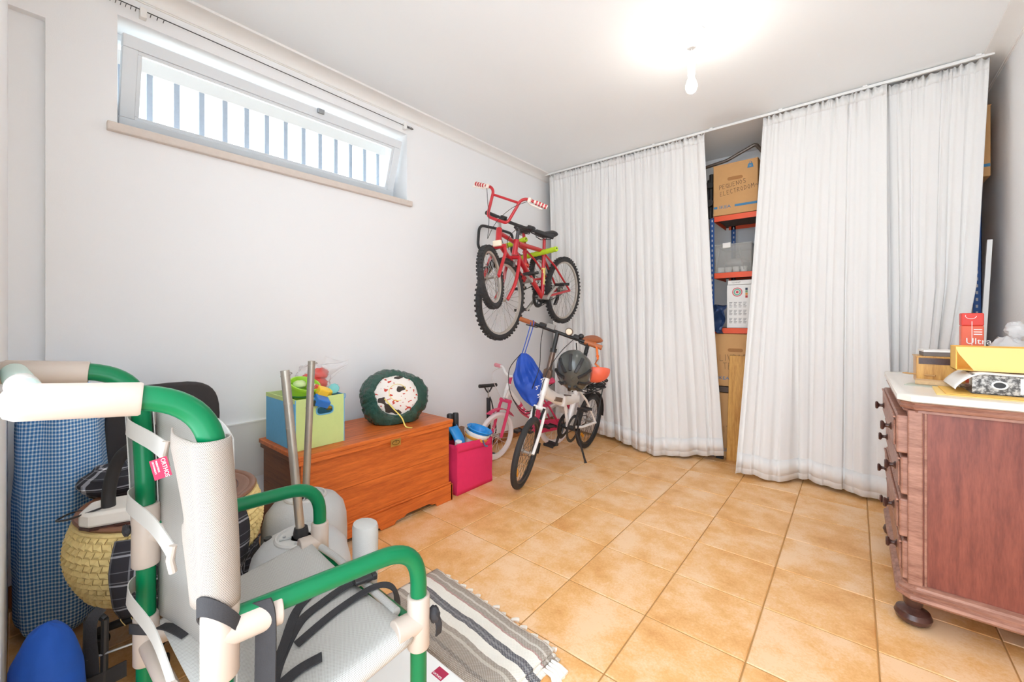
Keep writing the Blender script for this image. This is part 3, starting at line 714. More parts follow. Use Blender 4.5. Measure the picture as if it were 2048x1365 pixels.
part(MB().tube([at_front(RX0+.028, RYf-.001, dr_top+.285) @ Vector((.016*math.cos(a*PI/10), .012*math.sin(a*PI/10), 0)) for a in range(-11, 1)], .0012, 5).build('tear_notch', M_pkt, rc), 'round tear notch')
mth = bpy.data.materials.new('thin_white_film'); t = NT(mth); tr = t.new('ShaderNodeBsdfTransparent'); mx = t.new('ShaderNodeMixShader'); mx.inputs[0].default_value = .55
t.b.inputs['Base Color'].default_value = rgb(240, 240, 240); t.b.inputs['Roughness'].default_value = .25
t.l(tr.outputs[0], mx.inputs[1]); t.l(t.b.outputs[0], mx.inputs[2]); t.l(mx.outputs[0], t.n['Material Output'].inputs[0])
pb = thing('tied_plastic_bag', 'translucent white plastic bag tied at the top on the marble top', 'bag', (2.93, 2.56, dr_top))
MB().sphere((2.925, 2.55, dr_top+.10), (.068, .06, .10), 26, 16, wob=lambda d: 1+.13*noise.noise(d*4+Vector((2, 1, 0)))+.05*noise.noise(d*11)).build('bag_body', mth, pb)
MB().sphere((2.945, 2.55, dr_top+.225), (.030, .03, .035), 18, 12, wob=lambda d: 1+.35*noise.noise(d*5)).cyl((2.94, 2.55, dr_top+.17), (2.945, 2.55, dr_top+.215), .02, .008, 12).build('knot', mth, pb)
# ================================================================== SHOWER CHAIR (foreground)
M_green = mat('green_tube', (0, 108, 64), .28, var=.03, spec=.3)
M_fit = mat('cream_fitting', (186, 170, 157), .4, var=.04, vscale=14)
M_belt = mat('black_webbing', (46, 44, 46), .8, var=.2, vscale=60, bump=.3, bscale=300)
M_strapw = mat('white_webbing', (190, 184, 176), .75, var=.04)
M_rubber = mat('black_rubber', (40, 38, 38), .7)
def mesh_fabric(name, c0, c1, sc):
    m = bpy.data.materials.new(name); t = NT(m); v = t.coord('UV', (1, 1, 1)); u_, v_, _ = t.sep(v)
    a = t.math('SINE', t.math('MULTIPLY', u_, sc)); b = t.math('SINE', t.math('MULTIPLY', v_, sc))
    k = t.math('GREATER_THAN', t.math('MULTIPLY', a, b), .42)
    t.l(t.mix(k, rgb(*c1), rgb(*c0)), t.b.inputs['Base Color']); t.b.inputs['Roughness'].default_value = .75
    t.bump(t.math('MULTIPLY', a, b), .25, .001); return m
M_mesh = mesh_fabric('grey_mesh', (138, 133, 126), (186, 182, 176), 700)
M_mesh2 = mesh_fabric('beige_mesh', (90, 79, 70), (164, 152, 141), 430)
NB, NF_, FB, FF = Vector((1.68, .205, 0)), Vector((1.73, .55, 0)), Vector((1.20, .19, 0)), Vector((1.25, .565, 0))
def V(p, z, dx=0, dy=0): return Vector((p.x+dx, p.y+dy, z))
ch = thing('shower_chair', 'green tube and grey mesh shower chair with white grip handles', 'chair', (1.46, .38, 0))
TR = .0172; ZA, ZS = .622, .452; ZSB = .372
for B, Fp, hx in ((NB, NF_, -.028), (FB, FF, -.028)):
    # front leg and armrest in one bent tube
    pts = [V(Fp, 0.03), V(Fp, ZA), V(B, ZA)]
    MB().tube(fillet(pts, .085, 10), TR, 20).build('armrest_tube', M_green, ch)
    # back post bending into the push handle
    pts = [V(B, .03), V(B, .70), V(B, .985, -.004, -.012), V(B, .998, hx, -.205)]
    MB().tube(fillet(pts, .10, 12), TR+.0008, 20).build('back_post', M_green, ch)
    # side seat rail
    MB().cyl(V(B, ZSB), V(Fp, ZS), TR, n=20).build('seat_rail', M_green, ch)
    MB().cyl(V(B, .15), V(Fp, .15), TR, n=20).build('lower_rail', M_green, ch)
    # T fittings
    d = (Fp-B).normalized(); k = Vector((d.x, d.y, 0))
    def tee(z, P, dirv, name, hh=.062, ln=.075, r=.0235):
        MB().lathe([(r-.002, -hh), (r, -hh+.004), (r, hh-.004), (r-.002, hh)], V(P, z), 28).cyl(V(P, z), V(P, z)+dirv*ln, r, n=28).build(name, M_fit, ch, bevel=.002)
    tee(ZS+.005, Fp, -k, 'tee_fitting', .056, .055); tee(ZA-.012, B, k, 'tee_fitting', .07, .085, .026); tee(ZSB, B, k, 'tee_fitting', .055, .06)
    tee(.15, Fp, -k, 'tee_fitting', .045, .05); tee(.15, B, k, 'tee_fitting', .045, .05)
    for P in (B, Fp): MB().lathe([(0, 0), (.022, 0), (.024, .006), (.022, .045), (.0175, .05), (0, .05)], (P.x, P.y, 0), 20).build('rubber_foot', M_rubber, ch)
# push bar grips
H = []
for B in (NB, FB):
    e = V(B, .9973, -.028, -.193); s_ = V(B, .991, -.0165, -.12)
    d = (e-s_).normalized(); e2 = e+d*.012
    MB().tube([s_-d*.03, s_-d*.027, e, e2, e2+d*.009, e2+d*.014], .0235, 28, scales=lambda t: (.93, 1, 1, 1.0, .82, .45)[min(5, int(round(t*5)))]).build('grip', M_fit, ch)
    H.append(e)
MB().cyl(H[0], H[1], .0185, n=24).build('push_bar', mat('pale_green_bar', (190, 214, 202), .3, var=.03), ch)
MB().cyl(H[0]+(H[1]-H[0])*.30, H[0]+(H[1]-H[0])*.46, .0192, n=24).build('bar_sleeve', M_strapw, ch)
# cross rails
MB().cyl(V(NF_, ZS-.02), V(FF, ZS-.02), TR*.95, n=18).build('cross_rail', M_green, ch)
MB().cyl(V(NB, .15), V(FB, .15), TR*.95, n=18).build('cross_rail', M_green, ch)
MB().cyl(V(NB, ZSB-.01), V(FB, ZSB-.01), TR*.95, n=18).build('cross_rail', M_fit, ch)
# seat sling with rolled sleeves round the side rails
def seat(u, v):
    # u across near(0)..far(1) with wraps; v back..front
    q0 = NB.lerp(NF_, .06+.86*v); q1 = FB.lerp(FF, .06+.86*v)
    r = TR+.004; zs_ = ZSB+(ZS-ZSB)*(.06+.86*v)
    if u < .12:
        a = -PI*.75+(PI*1.25)*(u/.12); p = V(q0, zs_)+Vector((1, 0, 0))*r*math.cos(a)+Vector((0, 0, 1))*r*math.sin(a); return p
    if u > .88:
        a = PI*.5+(PI*1.25)*((u-.88)/.12); return V(q1, zs_)+Vector((1, 0, 0))*r*math.cos(a)+Vector((0, 0, 1))*r*math.sin(a)
    k = (u-.12)/.76
    return V(q0, zs_+r).lerp(V(q1, zs_+r), k)-Vector((0, 0, .012*math.sin(PI*k)))
MB().grid(seat, 60, 12).build('seat_sling', M_mesh, ch, solid=.003)
# rolled front edge of the seat
part(MB().tube([V(NF_, ZS+.012, -.05, -.02), V(NF_, ZS+.006, -.12, -.012), V(FF, ZS+.006, .12, -.012), V(FF, ZS+.012, .05, -.02)], .009, 12).build('seat_front_edge', M_mesh, ch), 'rolled front edge')
# back panel (seen from behind) and the near sleeve wrapped round the post
def backp(u, v):
    z = .415+.495*v; a = V(NB, z, 0, .022); b = V(FB, z, .0, .022)
    p = a.lerp(b, u); p.y += .035*math.sin(PI*u)-.012*max(0, v-.6); return p
MB().grid(backp, 16, 10).build('back_sling', M_mesh, ch, solid=.003)
def sleeve(u, v):
    z = .655+.262*v; c = V(NB, z, -.003*v, -.012*v*v); r = .0255
    zz = v
    a0, a1 = PI*.62, -PI*.55
    if u < .6:
        a = a0+(a1-a0)*(u/.6); return c+Vector((math.cos(a), math.sin(a), 0))*r
    k = (u-.6)/.4
    wdt = lerp_tab([(0, .06), (.36, .125), (.46, .085), (.88, .165), (1, .14)], v)[0]
    st = c+Vector((math.cos(a1), math.sin(a1), 0))*r
    return st+Vector((-wdt*k, .006*k*k-.006*math.sin(k*PI), -.004*k))
MB().grid(sleeve, 34, 16).build('back_sleeve', M_mesh2, ch, solid=.003)
def fsleeve(u, v):
    z = .47+.43*v; c = V(FB, z, 0, -.012*v*v); a = PI*.4+PI*1.0*u; r = .024
    return c+Vector((math.cos(a), math.sin(a), 0))*r
MB().grid(lambda u, v: fsleeve(u, .38+.6*v), 14, 10).build('far_sleeve', M_mesh, ch, solid=.002)
# tension straps behind the backrest
for z0, z1, w in ((.868, .865, .036), (.704, .70, .036), (.50, .47, .036)):
    a = V(FB, z0, -.024, -.004); b = V(NB, z1, -.165 if z0 > .8 else -.115, -.034); m_ = a.lerp(b, .5)+Vector((0, -.004, -.012))
    s_ = MB().strap(catmull([V(FB, z0+.004, -.018, .02), a, a.lerp(b, .1)+Vector((.012, -.03, 0)), m_, b], 6), w, .002, (0, -1, .05)).build('back_strap', M_strapw, ch)
    bq = b+Vector((.004, -.003, 0))
    part(MB().tube([bq+Vector((.0, 0, -w*.62)), bq+Vector((0, -.004, 0)), bq+Vector((.0, 0, w*.62))], .006, 10).build('slider', M_fit, s_), 'white plastic slider')
# red sewn maker's tag
M_lbl = mat('tag_red', (176, 34, 74), .6, var=.05)
lo_ = Vector((1.546, .156, .850))
_n = Vector((.983, -.184, .0)).normalized(); _u = (Vector((-.0, -.22, 1))-_n*Vector((-.0, -.22, 1)).dot(_n)).normalized(); ML = axes(_u.cross(_n), _u, _n, lo_) @ Matrix.Scale(.72, 4)
tg = MB().box(-.016, .016, -.024, .024, 0, .0012, ML).build('label_tag', M_lbl, ch, smooth=False)
part(tg, 'small red sewn label')
text('ORTHOS', .0115, M_pkt, ML @ Matrix.Translation((.004, .022, .0013)) @ Matrix.Rotation(-PI/2, 4, 'Z'), tg)
text('PAEDIATRICS', .0048, M_pkt, ML @ Matrix.Translation((-.006, .021, .0013)) @ Matrix.Rotation(-PI/2, 4, 'Z'), tg)
text('ORTHOPAEDICS', .0042, M_pkt, ML @ Matrix.Translation((-.012, .021, .0013)) @ Matrix.Rotation(-PI/2, 4, 'Z'), tg)
# abductor pommel on the front of the seat
pc = FF.lerp(NF_, .50)+Vector((0, .01, 0))
Mp = axes(Vector((1, 0, 0)), Vector((0, 1, 0)), Vector((0, 0, 1)), Vector((pc.x, pc.y, 0)))
pp_ = []
prof = [(.026, ZS-.03), (.028, ZS), (.029, ZS+.10), (.029, ZS+.122), (.027, ZS+.13), (.018, ZS+.134), (0, ZS+.135)]
part(MB().lathe(prof, M=Mp @ Matrix.Diagonal((1.28, 1.0, 1, 1)), n=28).build('pommel', M_mesh, ch), 'padded grey abduction post')
MB().cyl((pc.x-.006, pc.y-.026, ZS+.02), (pc.x-.006, pc.y-.034, ZS+.02), .005, n=12).build('pommel_screw', M_steel, ch)
# harness belts
zt_ = ZS+TR+.007
def onseat(x, y, z=0): return Vector((x, y, zt_+z-(ZS-ZSB)*max(0, min(1, (.555-y)/.36))-.010*math.sin(PI*max(0, min(1, (x-1.23)/.47)))))
b1 = catmull([onseat(1.62, .30, .004), onseat(1.56, .34, .0), onseat(1.505, .40), onseat(1.50, .455, .002), onseat(1.51, .51, .006), onseat(1.53, .54, .010)], 8)
MB().strap(b1, .022, .0028, (0, 0, 1)).build('seat_belt', M_belt, ch)
b2 = catmull([onseat(1.655, .25, .006), onseat(1.60, .30), onseat(1.545, .35, .004), onseat(1.46, .42, .002), onseat(1.46, .50, .004), onseat(1.52, .555, .012)], 8)
MB().strap(b2, .020, .0026, (0, 0, 1)).build('seat_belt', M_belt, ch)
b3 = catmull([onseat(1.66, .27, .008), onseat(1.63, .30, .002), onseat(1.625, .345, .002), onseat(1.64, .385, .002)], 8)
MB().strap(b3, .024, .0026, (0, 0, 1)).build('seat_belt', M_belt, ch)
b4 = catmull([onseat(1.56, .37, .002), onseat(1.555, .46, .002), onseat(1.575, .54, .004), onseat(1.60, .575, -.01), onseat(1.61, .582, -.06)], 8)
MB().strap(b4, .020, .0026, (0, 0, 1)).build('seat_belt', M_belt, ch)
bk_ = onseat(1.535, .535, .014)
MB().box(-.016, .016, -.022, .022, -.006, .006, Matrix.Translation(bk_) @ Matrix.Rotation(-.25, 4, 'Z')).build('buckle', M_black, ch, smooth=False, bevel=.004)
MB().box(-.019, .019, -.006, .006, -.007, .007, Matrix.Translation(bk_+Vector((.004, .024, .001))) @ Matrix.Rotation(-.25, 4, 'Z')).build('buckle_clip', M_black, ch, smooth=False, bevel=.003)
def ringstrap(P, z, tilt, r, w, a0, a1, name, dz=0):
    pts = []
    for k in range(17):
        a = a0+(a1-a0)*k/16; pts.append(V(P, z+tilt*math.cos(a+1.0))+Vector((math.cos(a)*r, math.sin(a)*r, 0)))
    m = MB(); prof_ = [(-.0013, -w/2), (.0013, -w/2), (.0013, w/2), (-.0013, w/2)]
    for i in range(len(pts)-1):
        pass
    n = len(pts); vs = []
    for i, p in enumerate(pts):
        rd = Vector((p.x-P.x, p.y-P.y, 0)).normalized()
        for a, b in ((0, -w/2), (.0026, -w/2), (.0026, w/2), (0, w/2)): vs.append(p+rd*a+Vector((0, 0, b)))
    fs = [(i*4+j, i*4+(j+1) % 4, (i+1)*4+(j+1) % 4, (i+1)*4+j) for i in range(n-1) for j in range(4)]+[(3, 2, 1, 0), tuple((n-1)*4+j for j in range(4))]
    m.add(vs, fs); return m.build(name, M_belt, ch)
ringstrap(NB, ZA+.005, .042, .0275, .030, -PI*.95, PI*.28, 'harness_strap')
ringstrap(FB, ZSB+.02, .02, .0265, .022, -PI*1.0, PI*.1, 'harness_strap')
MB().strap(catmull([V(NB, ZA+.02, .022, .05), V(NB, ZA-.02, .026, .056), V(NB, ZSB+.06, .022, .056), V(NB, .36, .03, .06), V(NB, .30, .03, .06)], 6), .034, .0026, (-.64, .77, .01)).build('hanging_strap', M_belt, ch)
MB().strap(catmull([V(FB, ZSB+.03, .03, .02), V(FB, ZSB+.04, .07, .03), V(FB, ZSB+.03, .11, .05)], 6), .02, .0026, (0, 0, 1)).build('harness_strap', M_belt, ch)
MB().sphere(V(NF_, ZS+.01, .016, .03), (.014, .012, .018), 12, 8, wob=lambda d: 1+.3*noise.noise(d*3)).strap(catmull([V(NF_, ZS+.01, .016, .032), V(NF_, ZS-.01, .026, .034), V(NF_, ZS-.035, .022, .036)], 5), .015, .003, (1, 0, 0)).build('strap_knot', M_belt, ch)
MB().sphere(V(FB, ZA+.005, -.01, -.032), (.018, .008, .012), 12, 8, wob=lambda d: 1+.45*noise.noise(d*3)).build('strap_knot', M_belt, ch)
# footplate
fpz = .12
fp = MB().box(1.30, 1.655, .60, .778, fpz-.008, fpz).build('footplate', M_white, ch, smooth=False, bevel=.004)
for P in (NF_, FF): MB().cyl(V(P, .15), (P.x*.85+1.48*.15, .66, fpz-.012), .011, n=14).build('footplate_arm', M_green, ch)
lb = MB().box(1.545, 1.585, .735, .765, fpz, fpz+.0006).build('footplate_label', M_lbl, fp, smooth=False); part(lb, 'small red printed label')
text('ORTHOS', .0085, M_pkt, Matrix.Translation((1.547, .738, fpz+.0007)), lb)
# ================================================================== RUG
def stripe(name):
    m = bpy.data.materials.new(name); t = NT(m); v = t.coord('UV'); u_, v_, _ = t.sep(v)
    wob = t.math('MULTIPLY', t.math('SUBTRACT', t.noise(t.coord('UV', (14, 1.5, 1)), 1, 2), .5), .05)
    vv = t.math('ADD', v_, wob)
    fine = t.math('SINE', t.math('MULTIPLY', u_, 620)); fv = t.math('SINE', t.math('MULTIPLY', v_, 240))
    base = t.new('ShaderNodeValToRGB'); e = base.color_ramp.elements; base.color_ramp.interpolation = 'CONSTANT'
    W_, G_, D_, P_ = rgb(234, 228, 216), rgb(150, 136, 122), rgb(70, 70, 78), rgb(170, 128, 120)
    st = [(0, G_), (.08, rgb(120, 108, 98)), (.12, G_), (.26, rgb(190, 180, 166)), (.30, G_), (.36, W_), (.50, D_), (.54, rgb(110, 110, 116)), (.57, D_), (.62, W_), (.76, P_), (.785, G_), (.84, rgb(196, 186, 174)), (.87, G_), (.955, W_)]
    while len(e) < len(st): e.new(.5)
    for el, (p, c) in zip(e, st): el.position = p; el.color = c
    t.l(vv, base.inputs[0])
    k = t.math('MULTIPLY', t.math('GREATER_THAN', t.math('MULTIPLY', fine, fv), .25), .45)
    t.l(t.mix(k, base.outputs[0], rgb(236, 230, 220)), t.b.inputs['Base Color']); t.b.inputs['Roughness'].default_value = .95
    t.bump(t.math('MULTIPLY', fine, fv), .5, .002); return m
rug = thing('striped_rug', 'folded cream, grey and black striped rag rug on the tiles', 'rug', (1.4, 1.0, 0))
RC = [Vector((1.07, .875, 0)), Vector((1.70, .845, 0)), Vector((1.72, 1.115, 0)), Vector((1.09, 1.155, 0))]
def rugf(z0, dx=0):
    def fn(u, v):
        a = RC[0].lerp(RC[1], u); b = RC[3].lerp(RC[2], u); p = a.lerp(b, v)
        e = min(1, 10*min(u, 1-u, v, 1-v)); w = .006*noise.noise((u*5, v*4, z0*40))
        return p+Vector((dx+.006*noise.noise((v*6, z0*99, 1)), .008*noise.noise((u*7, 2, z0*50)), z0-.010*(1-e)**2+w*e))
    return fn
M_rug = stripe('rag_rug')
for k, z0 in enumerate((.012, .024, .036)): MB().grid(rugf(z0, -.012*k), 40, 24).build('rug_layer', M_rug, rug, solid=.010)
M_fr = mat('cotton_fringe', (236, 230, 220), .9, var=.05)
for k in range(13):
    u = .04+k*.075; p = RC[3].lerp(RC[2], u)+Vector((0, -.002, .016)); q = Vector((random.uniform(-.004, .012), .03+random.uniform(-.006, .01), -.010))
    MB().tube([p, p+q*.5+Vector((0, 0, .004)), p+q, p+q*1.15+Vector((.004, 0, -.002))], .005, 6, scales=lambda t: .8+.9*t).build('tassel', M_fr, rug)
for k in range(4):
    p = RC[2]+Vector((-.012, -.03-.014*k, .018)); MB().tube([p, p+Vector((.03, .004, -.006)), p+Vector((.055, .002-.006*k, -.014))], .006, 6, scales=lambda t: .8+.9*t).build('tassel', M_fr, rug)

# ================================================================== WOODEN TRUNK AND WHAT STANDS ON IT
M_trunk = wood('oiled_pine', (222, 116, 46), (166, 72, 24), (16, 1.0, 16), .42)
M_trunkd = wood('trunk_side', (140, 84, 52), (96, 54, 32), (1, 16, 16), .5)
TX0, TX1, TY0, TY1, TZ = .105, .54, .815, 1.692, .492
tr_ = thing('blanket_chest', 'oiled pine blanket trunk with brass lock against the window wall', 'trunk', (.32, 1.25, 0))
for k in range(2):
    part(MB().box(TX1-.02, TX1, TY0, TY1, .1+.178*k, .1+.178*(k+1)-.0012).build('front_plank', M_trunk, tr_, smooth=False, bevel=.0012), 'orange brown plank')
for yy in (TY0, TY1-.02):
    for k in range(2): MB().box(TX0, TX1-.02, yy, yy+.02, .1+.178*k, .1+.178*(k+1)-.0012).build('side_plank', M_trunkd, tr_, smooth=False, bevel=.0012)
MB().box(TX0, TX0+.02, TY0+.02, TY1-.02, .1, .455).build('rear_board', M_trunkd, tr_, smooth=False)
MB().box(TX0, TX1, TY0, TY1, .09, .1).build('bottom_board', M_trunkd, tr_, smooth=False)
lid = MB().box(TX0-.01, TX1+.02, TY0-.02, TY1+.018, .470, TZ).build('lid', M_trunk, tr_, smooth=False, bevel=.004)
MB().box(TX1+.003, TX1+.018, TY0-.016, TY1+.014, .448, .470).build('lid_lip', M_trunk, lid, smooth=False, bevel=.003)
for yy in (TY0-.016, TY1+.003): MB().box(TX0, TX1+.004, yy, yy+.012, .448, .470).build('lid_lip', M_trunkd, lid, smooth=False, bevel=.003)
# plinth with bracket cut outs
def bracket(L):
    p = [(0, 0), (0, .098), (L, .098), (L, 0), (L-.12, 0), (L-.13, .02), (L-.16, .022), (L-.18, .034), (L-.30, .034)]
    m_ = L/2; p += [(m_+.12, .034), (m_+.10, .022), (m_+.05, .02), (m_+.04, .004), (m_-.04, .004), (m_-.05, .02), (m_-.10, .022), (m_-.12, .034)]
    p += [(.18, .034), (.16, .022), (.13, .02), (.12, 0)]; return p
LY = TY1-TY0+.03
MB().prism(bracket(LY), 0, .016, Matrix(((0, 0, 1, TX1), (1, 0, 0, TY0-.015), (0, 1, 0, 0), (0, 0, 0, 1)))).build('plinth', M_trunk, tr_, smooth=False)
MB().box(TX1, TX1+.010, TY0-.010, TY1+.010, .098, .110).build('plinth_bead', M_trunk, tr_, smooth=False, bevel=.004)
for yy in (TY0-.015, TY1): MB().box(TX0, TX1+.016, yy, yy+.015, 0.0, .098).build('plinth', M_trunkd, tr_, smooth=False, bevel=.003)
M_brass = mat('brass', (198, 164, 92), .35, .8, var=.1)
lk = MB().box(TX1+.018, TX1+.0205, 1.268, 1.330, .424, .462).build('lock_plate', M_brass, tr_, smooth=False); part(lk, 'square brass lock plate')
MB().tube([Vector((TX1+.0215, 1.299+.022*math.cos(a*PI/10), .443+.011*math.sin(a*PI/10))) for a in range(20)], .0016, 6, closed=True).build('lock_ring', mat('old_brass', (120, 92, 48), .4, .8), lk)
MB().box(TX1+.0205, TX1+.022, 1.2975, 1.3005, .443, .457).build('keyhole', M_black, lk, smooth=False)
# --- green and blue fabric toy box
M_lime = mat('lime_fabric', (200, 218, 142), .85, var=.05, vscale=30, bump=.15, bscale=300); M_sky = mat('sky_fabric', (110, 180, 218), .85, var=.10, vscale=60, bump=.15, bscale=300)
bx0, bx1, by0, by1, bz0, bz1 = .135, .475, .818, 1.052, TZ+.001, TZ+.238
tb = thing('fabric_toy_box', 'lime and sky blue fabric toy box on the trunk', 'storage box', (.3, .94, bz0))
fw_ = MB(); ho = [(.068+.03*math.cos(a)*1.0 if False else 0, 0) for a in ()]
# front wall with oval handle hole: ring of quads
yc, zc = .955, bz0+.172
N = 32; inn = []; out = []
for k in range(N):
    a = 2*PI*k/N; ca, sa = math.cos(a), math.sin(a)
    ex = (abs(ca)**.6)*(1 if ca > 0 else -1); ez_ = (abs(sa)**.6)*(1 if sa > 0 else -1)
    inn.append((yc+.040*ex, zc+.020*ez_))
    t_ = min(((by1-yc) if ca > 0 else (yc-by0))/max(1e-6, abs(ca)), ((bz1-zc) if sa > 0 else (zc-bz0))/max(1e-6, abs(sa)))
    out.append((yc+ca*t_, zc+sa*t_))
for c_, d in (((by0, bz0), 0), ((by1, bz0), 0), ((by0, bz1), 0), ((by1, bz1), 0)):
    k = min(range(N), key=lambda i: (out[i][0]-c_[0])**2+(out[i][1]-c_[1])**2); out[k] = c_
vs = [(bx1, a, b) for a, b in inn]+[(bx1, a, b) for a, b in out]
fw_.add(vs, [(k, (k+1) % N, N+(k+1) % N, N+k) for k in range(N)]); part(fw_.build('front_wall', M_lime, tb, smooth=False, solid=.004), 'lime green side with oval hand hole')
part(MB().tube([Vector((bx1+.002, a, b)) for a, b in inn], .0038, 6, closed=True).build('handle_trim', M_sky, tb), 'blue piped handle edge')
part(MB().box(bx0, bx1, by0-.002, by0+.002, bz0, bz1).build('side_wall', M_sky, tb, smooth=False, bevel=.001), 'sky blue side')
MB().box(bx0, bx1, by1-.002, by1+.002, bz0, bz1).build('side_wall', M_sky, tb, smooth=False)
MB().box(bx0-.002, bx0+.002, by0, by1, bz0, bz1).build('rear_wall', M_lime, tb, smooth=False)
MB().box(bx0, bx1, by0, by1, bz0, bz0+.004).build('base', M_sky, tb, smooth=False)
MB().box(bx0, bx1+.001, by0-.003, by0+.003, bz1-.018, bz1+.001).build('top_binding', M_lime, tb, smooth=False)
for yy in (by0, by1): MB().cyl((bx1+.001, yy, bz0), (bx1+.001, yy, bz1), .0025, n=8).build('piping', M_sky, tb)
part(MB().tube([Vector((bx1-.002, by1+.004+.006*math.sin(a*PI/8), bz1-.012+.012*math.cos(a*PI/8))) for a in range(0, 9)], .0016, 6).build('loop', M_sky, tb), 'small blue cord loop')
# toys poking out of it
M_limep = mat('lime_plastic', (160, 214, 58), .35, var=.03); M_dgreen = mat('dark_green_plastic', (20, 104, 58), .35)
M_by = mat('toy_yellow', (252, 200, 56), .35); M_bb = mat('toy_blue', (40, 118, 204), .35); M_br = mat('toy_red', (216, 72, 58), .4); M_cream = mat('toy_cream', (240, 222, 196), .5); M_aqua = mat('toy_aqua', (130, 206, 206), .4)
Mt = Matrix.Translation((.36, .888, bz1-.025)) @ Matrix.Rotation(math.radians(24), 4, 'Y') @ Matrix.Rotation(math.radians(-4), 4, 'X')
bu = thing('toy_bucket', 'lime green toy bucket sticking out of the fabric box', 'bucket', (.33, .885, bz1-.05))
MB().lathe([(0, 0), (.048, 0), (.062, .085), (.070, .085), (.071, .096), (.064, .097), (.060, .09), (.046, .006), (0, .006)], M=Mt, n=32).build('bucket_body', M_limep, bu)
MB().strap([Mt @ Vector((.066*math.cos(a*PI/10), .066*math.sin(a*PI/10), .03+.03*math.cos(a*PI/10))) for a in range(-6, 7)], .012, .004, (0, 0, 1)).build('handle', M_dgreen, bu)
tag(MB().sphere(Mt @ Vector((-.01, -.02, .085)), (.034, .03, .02), 16, 10, wob=lambda d: 1+.2*noise.noise(d*4)).build('toy_ball', mat('pale_lime', (206, 228, 160), .5)), 'pale green crumpled toy inside the lime bucket', 'toy')
tag(MB().sphere(Mt @ Vector((.015, .03, .085)), (.02, .022, .016), 14, 10).build('toy_figure', M_cream), 'small cream toy inside the lime bucket', 'toy')
tk_ = thing('toy_truck', 'blue and yellow toy truck hanging over the fabric box front', 'toy', (.48, .93, bz1-.04))
Mk = Matrix.Translation((.474, .935, bz1-.004)) @ Matrix.Rotation(math.radians(-22), 4, 'X') @ Matrix.Rotation(math.radians(25), 4, 'Y')
MB().box(-.01, .05, -.03, .035, -.025, .012, Mk).build('truck_body', M_bb, tk_, smooth=False, bevel=.005)
MB().box(-.045, .0, -.022, .030, .0, .042, Mk).build('truck_cab', M_by, tk_, smooth=False, bevel=.006)
MB().box(-.06, -.035, -.03, .0, .012, .036, Mk).build('truck_bed', M_br, tk_, smooth=False, bevel=.004)
for yy in (-.028, .032): MB().cyl(Mk @ Vector((.03, yy-.004, -.02)), Mk @ Vector((.03, yy+.004, -.02)), .014, n=16).build('wheel', M_black, tk_)
tag(MB().box(-.03, .03, -.02, .02, -.012, .012, Matrix.Translation((.40, .90, bz1+.0)) @ Matrix.Rotation(.5, 4, 'X') @ Matrix.Rotation(.6, 4, 'Z')).build('toy_block', mat('toy_navy', (40, 70, 128), .4), smooth=False, bevel=.004), 'dark blue toy block behind the toy truck', 'toy')
tag(MB().sphere((.40, 1.0, bz1+.005), (.035, .028, .022), 16, 10, wob=lambda d: 1+.2*noise.noise(d*3)).build('toy_shell', M_by), 'yellow toy shell shape behind the pole in the fabric box', 'toy')
tag(MB().sphere((.44, 1.0, bz1-.055), (.03, .03, .022), 14, 10, wob=lambda d: 1+.25*noise.noise(d*3)).build('toy_animal', mat('toy_ochre', (206, 168, 60), .5)), 'ochre toy seen through the oval hand hole', 'toy')
wh = thing('toy_gear', 'aqua toothed toy wheel at the right corner of the fabric box', 'toy', (.42, 1.03, bz1+.01))
Mw = Matrix.Translation((.42, 1.028, bz1+.022)) @ Matrix.Rotation(PI/2, 4, 'Y') @ Matrix.Rotation(.5, 4, 'X')
MB().lathe([(.012, -.006), (.024, -.006), (.026, 0), (.024, .006), (.012, .006)], M=Mw, n=24, wob=lambda a, z: 1+.05*math.sin(a*14)).build('wheel_ring', M_aqua, wh)
# clear plastic bag with red toys
cb = thing('clear_plastic_bag', 'clear plastic bag of red toys with its mouth pulled to the right', 'bag', (.28, 1.0, bz1-.03))
mfilm = bpy.data.materials.new('clear_film'); t = NT(mfilm); tr2 = t.new('ShaderNodeBsdfTransparent'); mx = t.new('ShaderNodeMixShader'); lw = t.new('ShaderNodeLayerWeight'); lw.inputs[0].default_value = .35
t.l(t.math('MULTIPLY', lw.outputs['Facing'], .55), mx.inputs[0]); t.b.inputs['Base Color'].default_value = rgb(236, 236, 240); t.b.inputs['Roughness'].default_value = .12
t.l(tr2.outputs[0], mx.inputs[1]); t.l(t.b.outputs[0], mx.inputs[2]); t.l(mx.outputs[0], t.n['Material Output'].inputs[0])
MB().sphere((.28, .985, bz1+.055), (.085, .085, .085), 40, 26, wob=lambda d: 1+.16*noise.noise(d*3.2)+.06*noise.noise(d*9)).build('bag_body', mfilm, cb)
def spout(u, v):
    a = 2*PI*u; p0 = Vector((.28, 1.03, bz1+.085)); p1 = Vector((.25, 1.19, bz1+.125)); c = p0.lerp(p1, v)
    r = .062*(1-v)**1.3+.012+.018*max(0, v-.75); r *= 1+.25*math.sin(a*5+v*2)
    return c+Vector((r*math.cos(a)*.7, r*math.sin(a)*.25, r*math.sin(a)))
MB().grid(spout, 40, 14, wrap=True).build('bag_mouth', mfilm, cb)
for k, (dx, dy, dz, r_) in enumerate(((.0, -.02, .0, .045), (.01, .03, .03, .04), (.02, .02, -.02, .04))):
    tag(MB().sphere((.28+dx, .985+dy, bz1+.055+dz), (r_, r_*1.2, r_*.8), 16, 10, wob=lambda d: 1+.25*noise.noise(d*4)).build('red_toy', M_br), ('lower left', 'upper right', 'lower right')[k]+' red toy inside the clear plastic bag', 'toy', 'red toys inside the clear bag')
